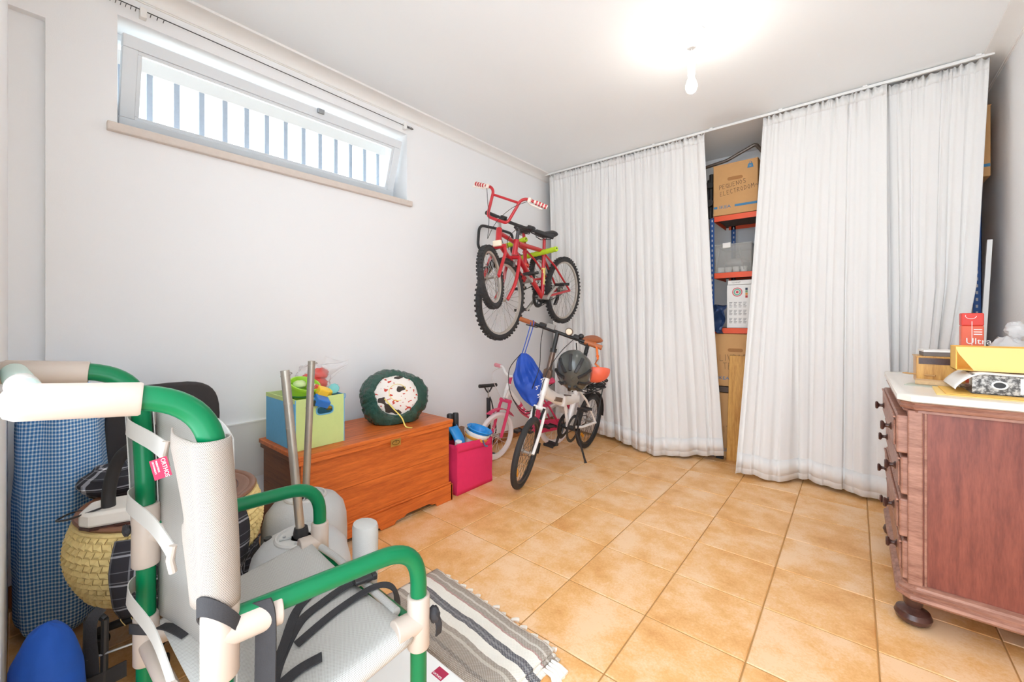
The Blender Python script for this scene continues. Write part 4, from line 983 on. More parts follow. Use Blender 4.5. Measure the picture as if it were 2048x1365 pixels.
# --- dark green bin bag bundle
M_bin = mat('bin_bag_green', (44, 80, 68), .26, var=.4, vscale=14, bump=.9, bscale=34, bdist=.012)
bb_ = thing('bin_bag_bundle', 'round dark green plastic sack showing printed white cloth on the trunk', 'bag', (.32, 1.40, TZ))
def bagw(d):
    a = math.atan2(d.y, d.x)
    return 1+.06*noise.noise(d*2.3)+.10*abs(noise.noise(d*5.5))+.055*noise.noise(Vector((a*5, d.z*2.5, 4)))+.03*noise.noise(d*14)
Mb = Matrix.Rotation(math.radians(58), 3, 'Y')
cx_, cy_, cz_ = .30, 1.465, TZ+.138
# squashed ball with a central opening facing the room (+X, up)
ax = Vector((.84, -.36, .40)).normalized()
xh, yh, _ = frame_from(ax)
Mq = axes(xh, yh, ax)
prof = []
for k in range(30):
    th = .74+(PI-.74)*k/29; prof.append((.196*math.sin(th), .13*math.cos(th)))
prof = [(.108, .064), (.120, .082)]+prof
def bwob(a, z):
    c_, s_ = math.cos(a), math.sin(a)
    return 1+.04*math.sin(3*a+1)+.07*noise.noise((c_*2.2, s_*2.2, z*12))+.085*(.35-abs(noise.noise((c_*5+3, s_*5, z*16))))+.05*(.3-abs(noise.noise((c_*11, s_*11+2, z*55))))
bgm = MB().lathe(prof[:-1]+[(0, -.125)], n=150, M=Matrix.Translation((cx_, cy_, cz_)) @ Mq, wob=bwob)
for i, p in enumerate(bgm.v):
    if p.z < TZ+.004: bgm.v[i] = Vector((p.x, p.y, TZ+.004))
    if p.x < .015: bgm.v[i].x = .015
for p in bgm.v: p.z = TZ+.004+(p.z-TZ-.004)*.93
bgm.build('sack', M_bin, bb_)
M_cloth = bpy.data.materials.new('printed_cloth'); t = NT(M_cloth); nn = t.noise(t.coord('Object'), 16, 1, .3)
c1 = t.mix(t.math('GREATER_THAN', nn, .62), rgb(238, 230, 222), rgb(66, 56, 50))
n3 = t.noise(t.coord('Object', (1, 1, 2)), 46, 0); c1 = t.mix(t.math('MULTIPLY', t.math('GREATER_THAN', n3, .68), t.math('LESS_THAN', nn, .5)), c1, rgb(196, 66, 50))
t.l(c1, t.b.inputs['Base Color']); t.b.inputs['Roughness'].default_value = .9
part(MB().sphere(Vector((cx_, cy_, cz_))+ax*.062, (.132, .122, .054), 30, 18, M=Mq.to_3x3().to_4x4(), wob=lambda d: 1+.10*noise.noise(d*3)+.04*noise.noise(d*8)).build('cloth', M_cloth, bb_), 'white cloth with dark and red print')
M_ystr = mat('yellow_drawstring', (236, 214, 110), .5)
st_ = Vector((cx_, cy_, cz_))+ax*.10
MB().strap(catmull([st_+yh*-.0+Vector((-.0, -.085, -.02)), st_+Vector((.05, -.06, -.075)), st_+Vector((.085, -.03, -.125)), Vector((.50, 1.405, TZ+.006)), Vector((.545, 1.415, TZ+.004))], 6), .008, .0016, (1, 0, .6)).build('drawstring', M_ystr, bb_)
MB().tube(catmull([st_+xh*(.05*math.cos(a))+yh*(.05*math.sin(a))+ax*.018 for a in [k*PI/5 for k in range(9)]], 4), .0016, 6).build('drawstring', M_ystr, bb_)

# ================================================================== PARASOL BASES WITH POLES
M_base = mat('base_grey', (186, 186, 184), .6, var=.05, vscale=30, bump=.25, bscale=160)
M_pole = mat('galvanised_pole', (178, 170, 158), .35, .7, var=.15, vscale=30)
def parasol_base(cx, cy, tiltx, tilty, lab1, rot):
    th = thing('parasol_base', lab1, 'parasol base', (cx, cy, 0), 'grey parasol bases')
    M = Matrix.Translation((cx, cy, 0)) @ Matrix.Rotation(rot, 4, 'Z')
    prof = [(0, .0), (.135, .0), (.150, .015), (.153, .06), (.153, .24), (.150, .30), (.139, .345), (.115, .376), (.086, .39), (.075, .392), (0, .392)]
    def sq(a, z): return 1+.03*abs(math.cos(2*a))
    MB().lathe(prof, M=M, n=40, wob=sq).build('tank', M_base, th)
    cap = MB().lathe([(.078, .388), (.078, .396), (.074, .401), (.069, .401), (.066, .394), (.03, .392), (0, .392)], M=M, n=36).build('cap_ring', mat('cap_grey', (200, 198, 194), .5), th)
    for a in (0, PI/2, PI, 3*PI/2):
        q = M @ Vector((.05*math.cos(a+.5), .05*math.sin(a+.5), .394)); MB().cyl(q, q+Vector((0, 0, .004)), .005, n=10).build('screw_boss', M_base, cap)
        a2 = a+.9; MB().tube([M @ Vector((r_*math.cos(a2), r_*math.sin(a2), .396)) for r_ in (.028, .045, .062)], .003, 6).build('cap_rib', M_base, cap)
    q = M @ Vector((-.105, -.03, .383)); MB().cyl(q-Vector((0, 0, .004)), q+Vector((0, 0, .004)), .012, n=14).build('filler_cap', M_black, th)
    MB().lathe([(0, .392), (.022, .392), (.023, .405), (.020, .422), (.0, .422)], M=M, n=20).build('collar', M_rubber, th)
    d = Vector((tiltx, tilty, 1)); b0 = Vector((cx, cy, .395)); top = b0+d*.54
    po = MB().tube([b0, b0+d*.2, top], .0135, 16).build('pole', M_pole, th)
    for k in (.35, .43, .52): MB().cyl(b0+d*k, b0+d*(k+.004), .0145, n=16).build('pole_band', M_pole, po)
    part(MB().tube([top+Vector((.012*math.cos(a*PI/8), .016*math.sin(a*PI/8)+.006, -.004-.012*math.sin(a*PI/16))) for a in range(17)], .0013, 6).build('wire_clip', M_steel, po), 'bent wire clip')
    return th
parasol_base(1.055, .595, -.075, -.062, 'grey plastic parasol base with leaning pole, nearest the shower chair', .4)
parasol_base(.755, .742, .018, .035, 'grey plastic parasol base with leaning pole against the trunk', .1)

# ================================================================== PINK BAG NEXT TO THE TRUNK
M_pink = mat('pink_felt', (226, 44, 96), .85, var=.06, vscale=30, bump=.2, bscale=200)
px0, px1, py0, py1, pz = .36, .545, 1.755, 2.075, .31
pk_ = thing('pink_shopping_bag', 'bright pink fabric bag full of beach toys beside the trunk', 'bag', (.45, 1.91, 0))
def pbag(u, v):
    # closed rounded rectangle loop
    pts = [(px1, py0), (px1, py1), (px0, py1), (px0, py0)]
    s_ = u*4; k = int(s_) % 4; f_ = s_-int(s_); a = Vector(pts[k]); b = Vector(pts[(k+1) % 4]); p = a.lerp(b, f_)
    bul = .010*math.sin(PI*f_)*math.sin(PI*min(1, v*1.2)); nrm_ = Vector(((b-a).y, -(b-a).x)).normalized()
    p = p+nrm_*(bul+.004*noise.noise((u*14, v*5, 2)))
    zt = pz+(.012 if k == 0 else .0)-.022*(p.y-py0)/(py1-py0)
    return (p.x, p.y, .002+v*zt)
MB().grid(pbag, 48, 12, wrap=True).build('bag_body', M_pink, pk_, solid=.004)
MB().box(px0, px1, py0, py1, .001, .005).build('bag_base', M_pink, pk_, smooth=False)
def pband(u, v):
    p = Vector(pbag(.003+.244*u, .83+.175*v)); return (p.x+.004, p.y, p.z)
MB().grid(pband, 16, 3).build('top_band', M_pink, pk_, solid=.003)
# contents
M_cyan = mat('cyan_plastic', (34, 140, 214), .3, var=.04); M_orangep = mat('orange_plastic', (240, 170, 70), .35)
b2_ = thing('white_bucket', 'white toy bucket with an orange band inside the pink bag', 'bucket', (.46, 1.97, .25))
M2 = Matrix.Translation((.455, 1.975, .225)) @ Matrix.Rotation(math.radians(14), 4, 'Y') @ Matrix.Rotation(math.radians(-12), 4, 'X')
MB().lathe([(0, 0), (.062, 0), (.080, .11), (.086, .11), (.087, .126), (.082, .127), (.078, .115), (.058, .006), (0, .006)], M=M2, n=36).build('bucket_body', M_white, b2_)
part(MB().lathe([(.0795, .078), (.0855, .098), (.0835, .100), (.077, .080)], M=M2, n=36).build('colour_band', M_orangep, b2_), 'orange band')
MB().strap(catmull([M2 @ Vector(p) for p in ((.086, -.03, .10), (.10, -.01, .07), (.102, .02, .065))], 5), .010, .004, (1, 0, 0)).build('handle', mat('blue_grey', (90, 110, 140), .4), b2_)
sv = thing('sand_sieve', 'round blue scalloped sieve resting on the white bucket', 'toy', (.46, 1.985, .36))
M3 = M2 @ Matrix.Translation((0.004, .006, .086))
MB().lathe([(0, .0), (.05, .0), (.062, .016), (.066, .03), (.073, .034), (.075, .048), (.086, .052), (.090, .058), (.086, .064), (.078, .060), (.068, .054), (.060, .034), (.052, .010), (0, .008)], M=M3, n=64, wob=lambda a, z: 1+(.025*math.sin(a*12) if z > .05 else 0)).build('sieve_body', M_cyan, sv)
sc = thing('sand_scoop', 'blue curved plastic scoop in the pink bag beside the trunk', 'toy', (.44, 1.83, .25))
def scoop(u, v):
    a = -1.2+2.4*u; y_ = 1.825+.045*math.sin(a); x_ = .47+.045*math.cos(a)-.06*v*v; return (x_, y_+.015*math.sin(v*4), .24+.17*v)
MB().grid(scoop, 14, 10).build('scoop_blade', M_cyan, sc, solid=.004)
for k, yy in enumerate((1.838, 1.882)): tag(MB().lathe([(0, 0), (.02, 0), (.022, .12), (.021, .165), (.016, .172), (0, .173)], (.385+.006*k, yy, .305), 18).build('black_bottle', M_black, None), ('black capped bottle nearest the trunk lid in the pink bag', 'black capped bottle behind the blue scoop in the pink bag')[k], 'bottle', 'bottles in the pink bag')
tag(MB().cyl((.50, 1.80, .27), (.51, 1.80, .33), .022, .022, 18).build('white_tube', M_white, bevel=.004), 'white rounded tube end at the pink bag corner', 'tube')
tag(MB().box(.41, .44, 1.86, 1.92, .2, .385).build('brown_carton', mat('brown_card', (120, 90, 70), .8), smooth=False, bevel=.003), 'brown carton deep in the pink bag', 'box')

# ================================================================== LEFT CORNER CLUSTER
def gingham(name, blue, n1, n2):
    m = bpy.data.materials.new(name); t = NT(m); u_, v_, _ = t.sep(t.coord('UV'))
    a = t.math('GREATER_THAN', t.math('FRACT', t.math('MULTIPLY', u_, n1)), .42); b = t.math('GREATER_THAN', t.math('FRACT', t.math('MULTIPLY', v_, n2)), .42)
    f_ = t.math('MULTIPLY', t.math('ADD', a, b), .5)
    t.l(t.ramp(f_, [(0, rgb(236, 242, 246)), (.5, rgb(146, 188, 224)), (1, rgb(*blue))]), t.b.inputs['Base Color']); t.b.inputs['Roughness'].default_value = .85
    return m
M_ging = gingham('blue_gingham', (56, 116, 182), 84, 70)
gs = thing('gingham_sack', 'tall blue gingham cloth sack in the left corner', 'bag', (.2, .11, 0))
def sack(u, v):
    a = 2*PI*u; tp = min(1, v*1.0)
    r = .088+.034*math.sin(PI*min(1, .25+v*.62))+.006*math.sin(a*7+v*3)*(.3+v)+.012*noise.noise((math.cos(a)*2, math.sin(a)*2, v*3))
    if v > .93: r *= max(.05, 1-((v-.93)/.07)**2)
    if v < .06: r *= .55+.45*(v/.06)**.5
    x = .235+.02*v+r*1.25*math.cos(a); y = .108+r*.98*math.sin(a); return (max(-.13, x), max(-.012, y), .002+.875*v)
MB().grid(sack, 64, 40, wrap=True).build('sack_cloth', M_ging, gs)
MB().tube(catmull([(.20, .04, .872), (.24, .08, .885), (.29, .12, .882), (.33, .17, .868)], 5), .008, 8).build('gathered_neck', M_ging, gs)
# office chair
oc = thing('office_chair', 'black office chair with rounded back behind the shower chair', 'chair', (.5, .4, 0))
M_blkf = mat('black_upholstery', (58, 54, 54), .8, var=.12, vscale=40, bump=.2, bscale=250)
def obackr(u, v):
    a = 2*PI*u; e = .5
    cx = (abs(math.cos(a))**e)*(1 if math.cos(a) > 0 else -1); sz = (abs(math.sin(a))**e)*(1 if math.sin(a) > 0 else -1)
    k = v
    return None
bp = []
for k in range(40):
    a = 2*PI*k/40; c_, s_ = math.cos(a), math.sin(a); e = .55
    bp.append(((abs(c_)**e)*(1 if c_ > 0 else -1)*.185, (abs(s_)**e)*(1 if s_ > 0 else -1)*.24))
part(MB().prism(bp, -.022, .022, Matrix(((0, .16, 1, .25), (1, 0, 0, .395), (0, 1, 0, .602), (0, 0, 0, 1)))).build('backrest', M_blkf, oc, bevel=.012, seg=3), 'rounded black backrest')
MB().prism([(p[0]*1.06, p[1]*.98) for p in bp], -.03, .03, Matrix(((0, 1.0, 0, .58), (1, 0, 0, .40), (0, 0, 1, .235), (0, 0, 0, 1)))).build('seat', M_blkf, oc, bevel=.012, seg=3)
MB().strap([(.215, .395, .5), (.22, .395, .25), (.30, .395, .2), (.5, .395, .2)], .008, .06, (0, 1, 0)).build('back_bracket', M_black, oc)
MB().cyl((.58, .40, .08), (.58, .40, .205), .025, n=18).build('gas_lift', M_black, oc)
for k in range(5):
    a = math.radians(112+72*k); e = Vector((.58+.235*math.cos(a), .40+.235*math.sin(a), .07)); 
    MB().tube([Vector((.58, .40, .09)), e], .018, 10, scales=lambda t: 1-.35*t).build('base_leg', M_black, oc)
    for s_ in (-1, 1): MB().cyl(e+Vector((-.5*math.sin(a)*.012*s_-.009*math.sin(a)*s_, .018*s_*math.cos(a), -.043)), e+Vector((-.026*s_*math.sin(a), .030*s_*math.cos(a), -.043)), .027, n=20).build('caster', M_rubber, oc, bevel=.003)
# straw basket: woven strands are geometry
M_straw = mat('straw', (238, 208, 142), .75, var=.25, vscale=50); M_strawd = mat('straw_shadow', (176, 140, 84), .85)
bs = thing('straw_basket', 'woven straw basket with tartan cloth on the office chair seat', 'basket', (.675, .345, .27))
BCX, BCY, BZ0, BZ1 = .675, .342, .268, .488
def brad(v): return .185+.072*math.sin(PI*(.12+.62*v))
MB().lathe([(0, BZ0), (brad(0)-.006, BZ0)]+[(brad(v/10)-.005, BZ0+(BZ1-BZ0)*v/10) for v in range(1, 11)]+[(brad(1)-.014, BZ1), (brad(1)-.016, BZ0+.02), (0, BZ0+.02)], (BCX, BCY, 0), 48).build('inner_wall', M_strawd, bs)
wv = MB(); NC, NR = 58, 12
for r_ in range(NR):
    for c_ in range(NC):
        sgn = 1 if r_ % 2 else -1
        u0 = (c_+.03)/NC; u1 = (c_+.97)/NC; v0 = r_/NR; v1 = (r_+1)/NR
        def bp_(u, v, o=0):
            a = 2*PI*(u+sgn*(v-v0)*.32/NC*10); rr = brad(v)+o; return Vector((BCX+rr*math.cos(a), BCY+rr*math.sin(a), BZ0+(BZ1-BZ0)*v))
        m_ = .5*(v0+v1); um = .5*(u0+u1)
        P_ = [bp_(u0, v0, -.002), bp_(u1, v0, -.002), bp_(u1, v1, -.002), bp_(u0, v1, -.002), bp_(u0*.7+u1*.3, m_, .004), bp_(u0*.3+u1*.7, m_, .004)]
        wv.add(P_, [(0, 1, 5, 4), (1, 2, 5), (2, 3, 4, 5), (3, 0, 4)])
wo_ = wv.build('woven_strands', M_straw, bs); wo_['kind'] = 'stuff'
MB().tube([(BCX+(brad(1)-.004)*math.cos(a*PI/18), BCY+(brad(1)-.004)*math.sin(a*PI/18), BZ1+.001) for a in range(36)], .008, 8, closed=True).build('rim', M_straw, bs)
for k in range(4): MB().tube(catmull([(.80+.012*k, .205+.02*k, BZ0+.012), (.83+.01*k, .19+.02*k, BZ0-.02), (.84+.02*k, .20+.03*k, BZ0-.045-.01*k)], 4), .0011, 5).build('loose_straw', M_straw, bs)
def tartan(name):
    m = bpy.data.materials.new(name); t = NT(m); u_, v_, _ = t.sep(t.coord('UV'))
    def lines(x, n):
        fr = t.math('FRACT', t.math('MULTIPLY', x, n)); a = t.math('LESS_THAN', t.math('ABSOLUTE', t.math('SUBTRACT', fr, .5)), .035)
        b = t.math('LESS_THAN', t.math('ABSOLUTE', t.math('SUBTRACT', fr, .38)), .018); c = t.math('LESS_THAN', t.math('ABSOLUTE', t.math('SUBTRACT', fr, .02)), .015)
        return t.math('ADD', a, t.math('ADD', t.math('MULTIPLY', b, .5), t.math('MULTIPLY', c, .4)))
    f_ = t.math('MULTIPLY', t.math('ADD', lines(u_, 3), lines(v_, 3)), .5)
    t.l(t.ramp(f_, [(0, rgb(44, 42, 48)), (.5, rgb(150, 150, 156)), (1, rgb(228, 228, 228))]), t.b.inputs['Base Color']); t.b.inputs['Roughness'].default_value = .9; return m
M_tart = tartan('black_tartan')
def drape(a0, a1, z0, z1, off, seed):
    def fn(u, v):
        a = a0+(a1-a0)*u; z = z1+(z0-z1)*v; rr = brad(max(0, min(1, (z-BZ0)/(BZ1-BZ0))))+off+.012*noise.noise((u*4, v*3, seed))+.010*math.sin(u*14+seed)*v
        return (BCX+rr*math.cos(a), BCY+rr*math.sin(a), z)
    return fn
tc_ = thing('tartan_cloth', 'black and white tartan cloth hanging down the straw basket', 'cloth', (.85, .3, .27))
MB().grid(drape(math.radians(-40), math.radians(32), .262, .487, .022, 1), 26, 18).build('cloth_fold', M_tart, tc_, solid=.006)
MB().grid(drape(math.radians(34), math.radians(60), .21, .33, .012, 5), 16, 12).build('cloth_fold', M_tart, tc_, solid=.006)
tag(MB().sphere((.47, .245, .545), (.10, .12, .055), 24, 14, wob=lambda d: 1+.15*noise.noise(d*3)).build('tartan_bundle', M_tart), 'rolled tartan blanket behind the white appliance', 'blanket')
# brown round tray on the basket
M_bake = mat('brown_leatherette', (134, 92, 70), .4, var=.12, vscale=20)
ty_ = thing('round_tray', 'round brown rimmed tray lying on the straw basket', 'tray', (BCX, BCY, .493))
MB().lathe([(0, .492), (.20, .492), (.232, .497), (.238, .505), (.234, .511), (.222, .511), (.215, .507), (.206, .509), (.198, .506), (.17, .506), (0, .506)], (BCX, BCY, 0), 72).build('tray_disc', M_bake, ty_)
MB().tube([(BCX+.18*math.cos(a*PI/36), BCY+.18*math.sin(a*PI/36), .507) for a in range(72)], .0018, 6, closed=True).build('tray_line', M_knob, ty_)
# white appliance with ribbed hose
ap = thing('white_appliance', 'white appliance base with ribbed black hose on the brown tray', 'appliance', (.72, .22, .507))
Ma = Matrix.Translation((.765, .205, .508)) @ Matrix.Rotation(math.radians(68), 4, 'Z') @ Matrix.Diagonal((1.15, 1.15, 1.15, 1))
pl = [(-.075, -.035), (-.05, -.055), (.08, -.055), (.10, -.03), (.10, .03), (.08, .055), (-.05, .055), (-.075, .035)]
MB().prism(pl, .006, .042, Ma).build('appliance_body', mat('appliance_white', (232, 226, 216), .45), ap, bevel=.008)
MB().prism([(a*.98, b*.98) for a, b in pl], 0, .006, Ma).build('appliance_sole', M_knob, ap)
hz_ = catmull([(.775, .172, .550), (.774, .173, .60), (.784, .182, .66), (.806, .20, .71), (.835, .235, .74)], 22)
MB().tube(hz_, .016, 14, scales=lambda t: 1+.09*math.sin(t*44*2*PI)).build('ribbed_hose', M_rubber, ap)
MB().tube(catmull([Ma @ Vector((-.03, -.04, .048)), Ma @ Vector((-.09, -.03, .03)), Ma @ Vector((-.135, .03, .01)), Ma @ Vector((-.13, .09, .003)), Ma @ Vector((-.11, .10, .002))], 8), .0028, 8).build('power_cord', M_black, ap)
wc = catmull([(.86, .30, .512), (.87, .27, .53), (.885, .27, .512), (.89, .31, .508), (.87, .36, .51)], 8)
tag(MB().tube(wc, .003, 8).build('cable_coil', M_white), 'white cable loop on the brown tray edge', 'cord')
# trolley and blue bag in front
class MBT(MB):
    def build(s, *a, **k):
        s.xf(Matrix.Translation((.0, -.028, 0))); return MB.build(s, *a, **k)
tl = thing('luggage_trolley', 'folded black luggage trolley with webbing straps at the lower left', 'trolley', (.99, .17, 0))
for k, dx in enumerate((-.014, .018)):
    MBT().tube([(.985+dx, .150+dx*.9, .03), (.975+dx, .155+dx*.9, .345)], .0075, 10).build('frame_tube', M_black, tl)
MBT().tube([(.975-.014, .143, .345), (.972, .155, .362), (.993, .171, .345)], .0075, 10).build('frame_top', M_black, tl)
MBT().strap(catmull([(.985, .165, .372), (1.0, .145, .345), (.995, .150, .22), (1.0, .15, .06)], 6), .024, .003, (1, -.6, 0)).build('webbing_strap', M_belt, tl)
MBT().strap([(1.0, .10, .20), (1.003, .155, .20), (1.0, .21, .2)], .04, .004, (1, 0, 0)).build('webbing_wrap', M_rubber, tl)
MBT().cyl((.99, .14, .26), (1.03, .26, .268), .003, n=8).build('axle_rod', M_steel, tl)
for yy in (.12, .20): MBT().cyl((.975, yy-.01, .03), (.975, yy+.01, .03), .03, n=20).build('wheel', M_rubber, tl)
M_cob = mat('cobalt_cloth', (24, 82, 176), .8, var=.2, vscale=12, bump=.3, bscale=60)
def bluebag(u, v):
    a = 2*PI*u; r = .088*(1-max(0, (v-.55)/.45)**2.2)**.5+.004*noise.noise((math.cos(a)*3, math.sin(a)*3, v*5))+.003*math.sin(v*40)*(.4+.6*math.sin(a*3))
    if v < .08: r *= .7+.3*v/.08
    return (1.085+r*.82*math.cos(a), max(-.015, .042+r*.70*math.sin(a)), .002+.435*v)
tag(MB().grid(bluebag, 48, 32, wrap=True).build('cobalt_sack', M_cob), 'plump cobalt blue cloth sack at the lower left', 'bag')
# ================================================================== BICYCLES
M_tyre = mat('tyre_rubber', (48, 46, 46), .75, var=.15, vscale=60); M_rimal = mat('rim_alloy', (196, 188, 178), .3, .7, var=.05)
M_rimblk = mat('rim_black', (40, 40, 42), .4); M_spoke = mat('spoke_steel', (150, 146, 142), .35, .7); M_spokeb = mat('spoke_black', (52, 50, 50), .4)
M_bred = mat('bike_red', (190, 30, 40), .3, var=.06, coat=.4); M_bwhite = mat('bike_white', (240, 236, 232), .3, var=.03, coat=.4); M_bpink = mat('bike_pink', (222, 60, 104), .35, var=.05)
M_tan = mat('tan_leather', (172, 96, 52), .5, var=.1, vscale=40); M_grip = mat('grip_black', (44, 42, 42), .7); M_alu = mat('alloy', (190, 186, 180), .3, .8)
M_bronze = mat('bronze_stem', (120, 98, 84), .35, .5); M_amber = mat('amber_reflector', (240, 160, 40), .25); M_saddle = mat('saddle_black', (46, 44, 46), .55)
def bframe(rear, front, roll, steer=0.0):
    rear, front = Vector(rear), Vector(front); x = (front-rear).normalized()
    up = Vector((math.sin(roll), 0, math.cos(roll))); y = up.cross(x).normalized(); z = x.cross(y)
    return axes(x, y, z, rear), (front-rear).length
def L(*p): return Vector(p)
ROTY = Matrix.Rotation(-PI/2, 4, 'X')  # lathe axis z -> y
def wheel(th, M, cx, R, tw, mt, mr, ms, n, knob=False, rimw=.012, hubr=.016, hw=.035, white=False):
    Mw = M @ Matrix.Translation((cx, 0, 0)) @ ROTY
    rc = R-tw/2; prof = []
    for k in range(13): a = -PI*.86+2*PI*.86*k/12; prof.append((rc+tw/2*math.cos(a), tw*.46*math.sin(a)))
    m = MB().lathe(prof+[prof[0]], M=Mw, n=56)
    if knob:
        for k in range(52):
            a = 2*PI*(k+.5)/52; c_, s_ = math.cos(a), math.sin(a); t_ = Vector((-s_, c_, 0)); r_ = Vector((c_, s_, 0)); zz = Vector((0, 0, 1))
            for (o, hgt) in ((-.30, .92), (.30, .92), (0, 1.0)):
                if o == 0 and k % 2: continue
                p = r_*(rc+tw*.5*hgt*math.sqrt(1-o*o))+zz*(o*tw)
                B_ = axes(t_, zz, r_, p); m.box(-.007, .007, -.006, .006, -.004, .004, Mw @ B_)
    w = m.build('wheel', mt, th)
    ri = R-tw*.93
    MB().lathe([(ri, -rimw), (ri+.004, -rimw), (ri+.006, 0), (ri+.004, rimw), (ri, rimw), (ri-.010, rimw*.6), (ri-.012, 0), (ri-.010, -rimw*.6), (ri, -rimw)], M=Mw, n=48).build('rim', mr, w)
    sp = MB(); 
    for k in range(n):
        a = 2*PI*k/n; sd = 1 if k % 2 else -1; off = .35*(1 if (k//2) % 2 else -1)
        p0 = Mw @ Vector((hubr*math.cos(a+off*1.6), hubr*math.sin(a+off*1.6), sd*hw*.72)); p1 = Mw @ Vector(((ri-.008)*math.cos(a), (ri-.008)*math.sin(a), 0)); sp.cyl(p0, p1, .0012, n=4, cap=False)
    so = sp.build('spokes', ms, w); so['kind'] = 'stuff'
    MB().lathe([(0, -hw-.012), (.006, -hw-.012), (.006, -hw), (hubr+.002, -hw*.75), (hubr+.002, -hw*.62), (hubr*.6, -hw*.5), (hubr*.6, hw*.5), (hubr+.002, hw*.62), (hubr+.002, hw*.75), (.006, hw), (.006, hw+.012), (0, hw+.012)], M=Mw, n=16).build('hub', M_alu, w)
    return w
def saddle(th, M, x, z, Lg, Wd, m, name='saddle'):
    def fn(u, v):
        a = 2*PI*u; s_ = v  # v 0 nose .. 1 tail
        w = (.16+.84*max(0, min(1, (s_-.28)/.5))**1.3)*Wd/2; w *= (1-max(0, (s_-.9)/.1)**2*.5); hgt = .022+.012*s_
        if s_ < .06: w *= (s_/.06)**.5*.9+.1; hgt *= (s_/.06)**.5
        if s_ > .96: hgt *= max(.15, 1-((s_-.96)/.04)**2); 
        zt = .010*(2*s_-1)**2
        return M @ Vector((x+Lg*(.55-s_), w*math.cos(a), z+zt+hgt*math.sin(a)*(1 if math.sin(a) > 0 else .7)))
    sd = MB().grid(fn, 24, 20, wrap=True).build(name, m, th)
    MB().tube([M @ L(x+.09, .02, z-.012), M @ L(x+.02, .02, z-.035), M @ L(x-.06, .02, z-.03), M @ L(x-.09, .03, z-.005)], .0035, 6).tube([M @ L(x+.09, -.02, z-.012), M @ L(x+.02, -.02, z-.035), M @ L(x-.06, -.02, z-.03), M @ L(x-.09, -.03, z-.005)], .0035, 6).build('saddle_rails', M_black, sd)
    return sd
def crank(th, M, bb, R_, ln, ang, mring, marm, guard=False):
    Mw = M @ Matrix.Translation(bb) @ ROTY
    cr_ = MB()
    for (r_, zz) in ((R_, .036), (R_*.82, .030)):
        cr_.lathe([(r_*.78, zz-.0015), (r_, zz-.0015), (r_, zz+.0015), (r_*.78, zz+.0015), (r_*.78, zz-.0015)], M=Mw @ Matrix.Scale(-1, 4, (0, 0, 1)), n=40, wob=lambda a, z: 1+(.02*math.sin(a*36)))
    for k in range(5):
        a = 2*PI*k/5; cr_.cyl(Mw @ Vector((0, 0, -.034)), Mw @ Vector((R_*.8*math.cos(a), R_*.8*math.sin(a), -.034)), .006, n=6)
    c = cr_.build('chainring', mring, th)
    for s_, a in ((-1, ang), (1, ang+PI)):
        p0 = M @ (Vector(bb)+Vector((0, s_*.05, 0))); p1 = M @ (Vector(bb)+Vector((ln*math.cos(a), s_*.062, ln*math.sin(a)))); MB().strap([p0, p1], .022, .012, (M.to_3x3() @ Vector((0, 1, 0)))).build('crank_arm', marm, th)
        pc = Vector(bb)+Vector((ln*math.cos(a), s_*.105, ln*math.sin(a)))
        pd = MB().box(-.042, .042, -.042, .042, -.004, .004, M @ Matrix.Translation(pc)).build('pedal', M_black, th, smooth=False, bevel=.004)
        for xa in (-.045, .034): MB().box(xa, xa+.011, -.044, .044, -.011, .011, M @ Matrix.Translation(pc)).build('pedal_cage', M_black, pd, smooth=False, bevel=.003)
    MB().cyl(M @ (Vector(bb)+L(0, -.06, 0)), M @ (Vector(bb)+L(0, .06, 0)), .018, n=16).build('bottom_bracket', marm, th)
def chain(th, M, bb, R1, R2, ysd):
    P_ = []
    for k in range(13): a = -PI/2+PI*k/12; P_.append(L(bb[0]+R1*math.cos(a), ysd, bb[2]+R1*math.sin(a)))
    for k in range(9): a = PI/2+PI*k/8; P_.append(L(R2*math.cos(a), ysd, R2*math.sin(a)))
    MB().tube([M @ p for p in P_], .0035, 5, closed=True).build('chain', mat('chain', (72, 66, 60), .45, .6), th)
def tubes(M, segs):
    m = MB()
    for s in segs: m.tube([M @ Vector(p) for p in s[0]], s[1], 14)
    return m
def brake(th, M, p, s_):
    p = Vector(p); MB().tube([M @ p, M @ (p+L(.03, s_*.02, -.012)), M @ (p+L(.045, s_*.09, -.016))], .0045, 6).build('brake_lever', M_black, th)

# ---------------- red mountain bike on the wall rack
MT, base = bframe((.518, 3.016, 1.355), (.566, 2.142, 1.243), math.radians(4))
mt = thing('mountain_bicycle', 'red mountain bicycle with wide black handlebar on the wall rack', 'bicycle', (.57, 2.54, .95), 'bicycles on the wall rack')
S_ = MT @ Matrix.Translation((.68, 0, .33)) @ Matrix.Rotation(math.radians(4), 4, L(-.3, 0, .95)) @ Matrix.Translation((-.68, 0, -.33))
SBm = S_ @ Matrix.Translation((.70, 0, .50)) @ Matrix.Rotation(math.radians(-19), 4, 'X') @ Matrix.Translation((-.70, 0, -.485))
wheel(mt, MT, 0, .284, .044, M_tyre, M_rimal, M_spoke, 32, True); wheel(mt, S_, base, .284, .044, M_tyre, M_rimal, M_spoke, 32, True)
bb = (.345, 0, -.03); stp = (.31, 0, .33); hb, htp = (.715, 0, .30), (.68, 0, .41)
tubes(MT, [([bb, stp], .0155), ([stp, (.665, 0, .385)], .0165), ([bb, (.705, 0, .325)], .019), ([htp, hb], .020)]).build('frame', M_bred, mt)
for sg in (1, -1): tubes(MT, [([(bb[0], sg*.02, bb[2]), (.25, sg*.035, -.02), (0, sg*.06, 0)], .010), ([(.312, sg*.015, .30), (.2, sg*.035, .21), (0, sg*.06, 0)], .008)]).build('rear_stay', M_bred, mt)
fk = MB()
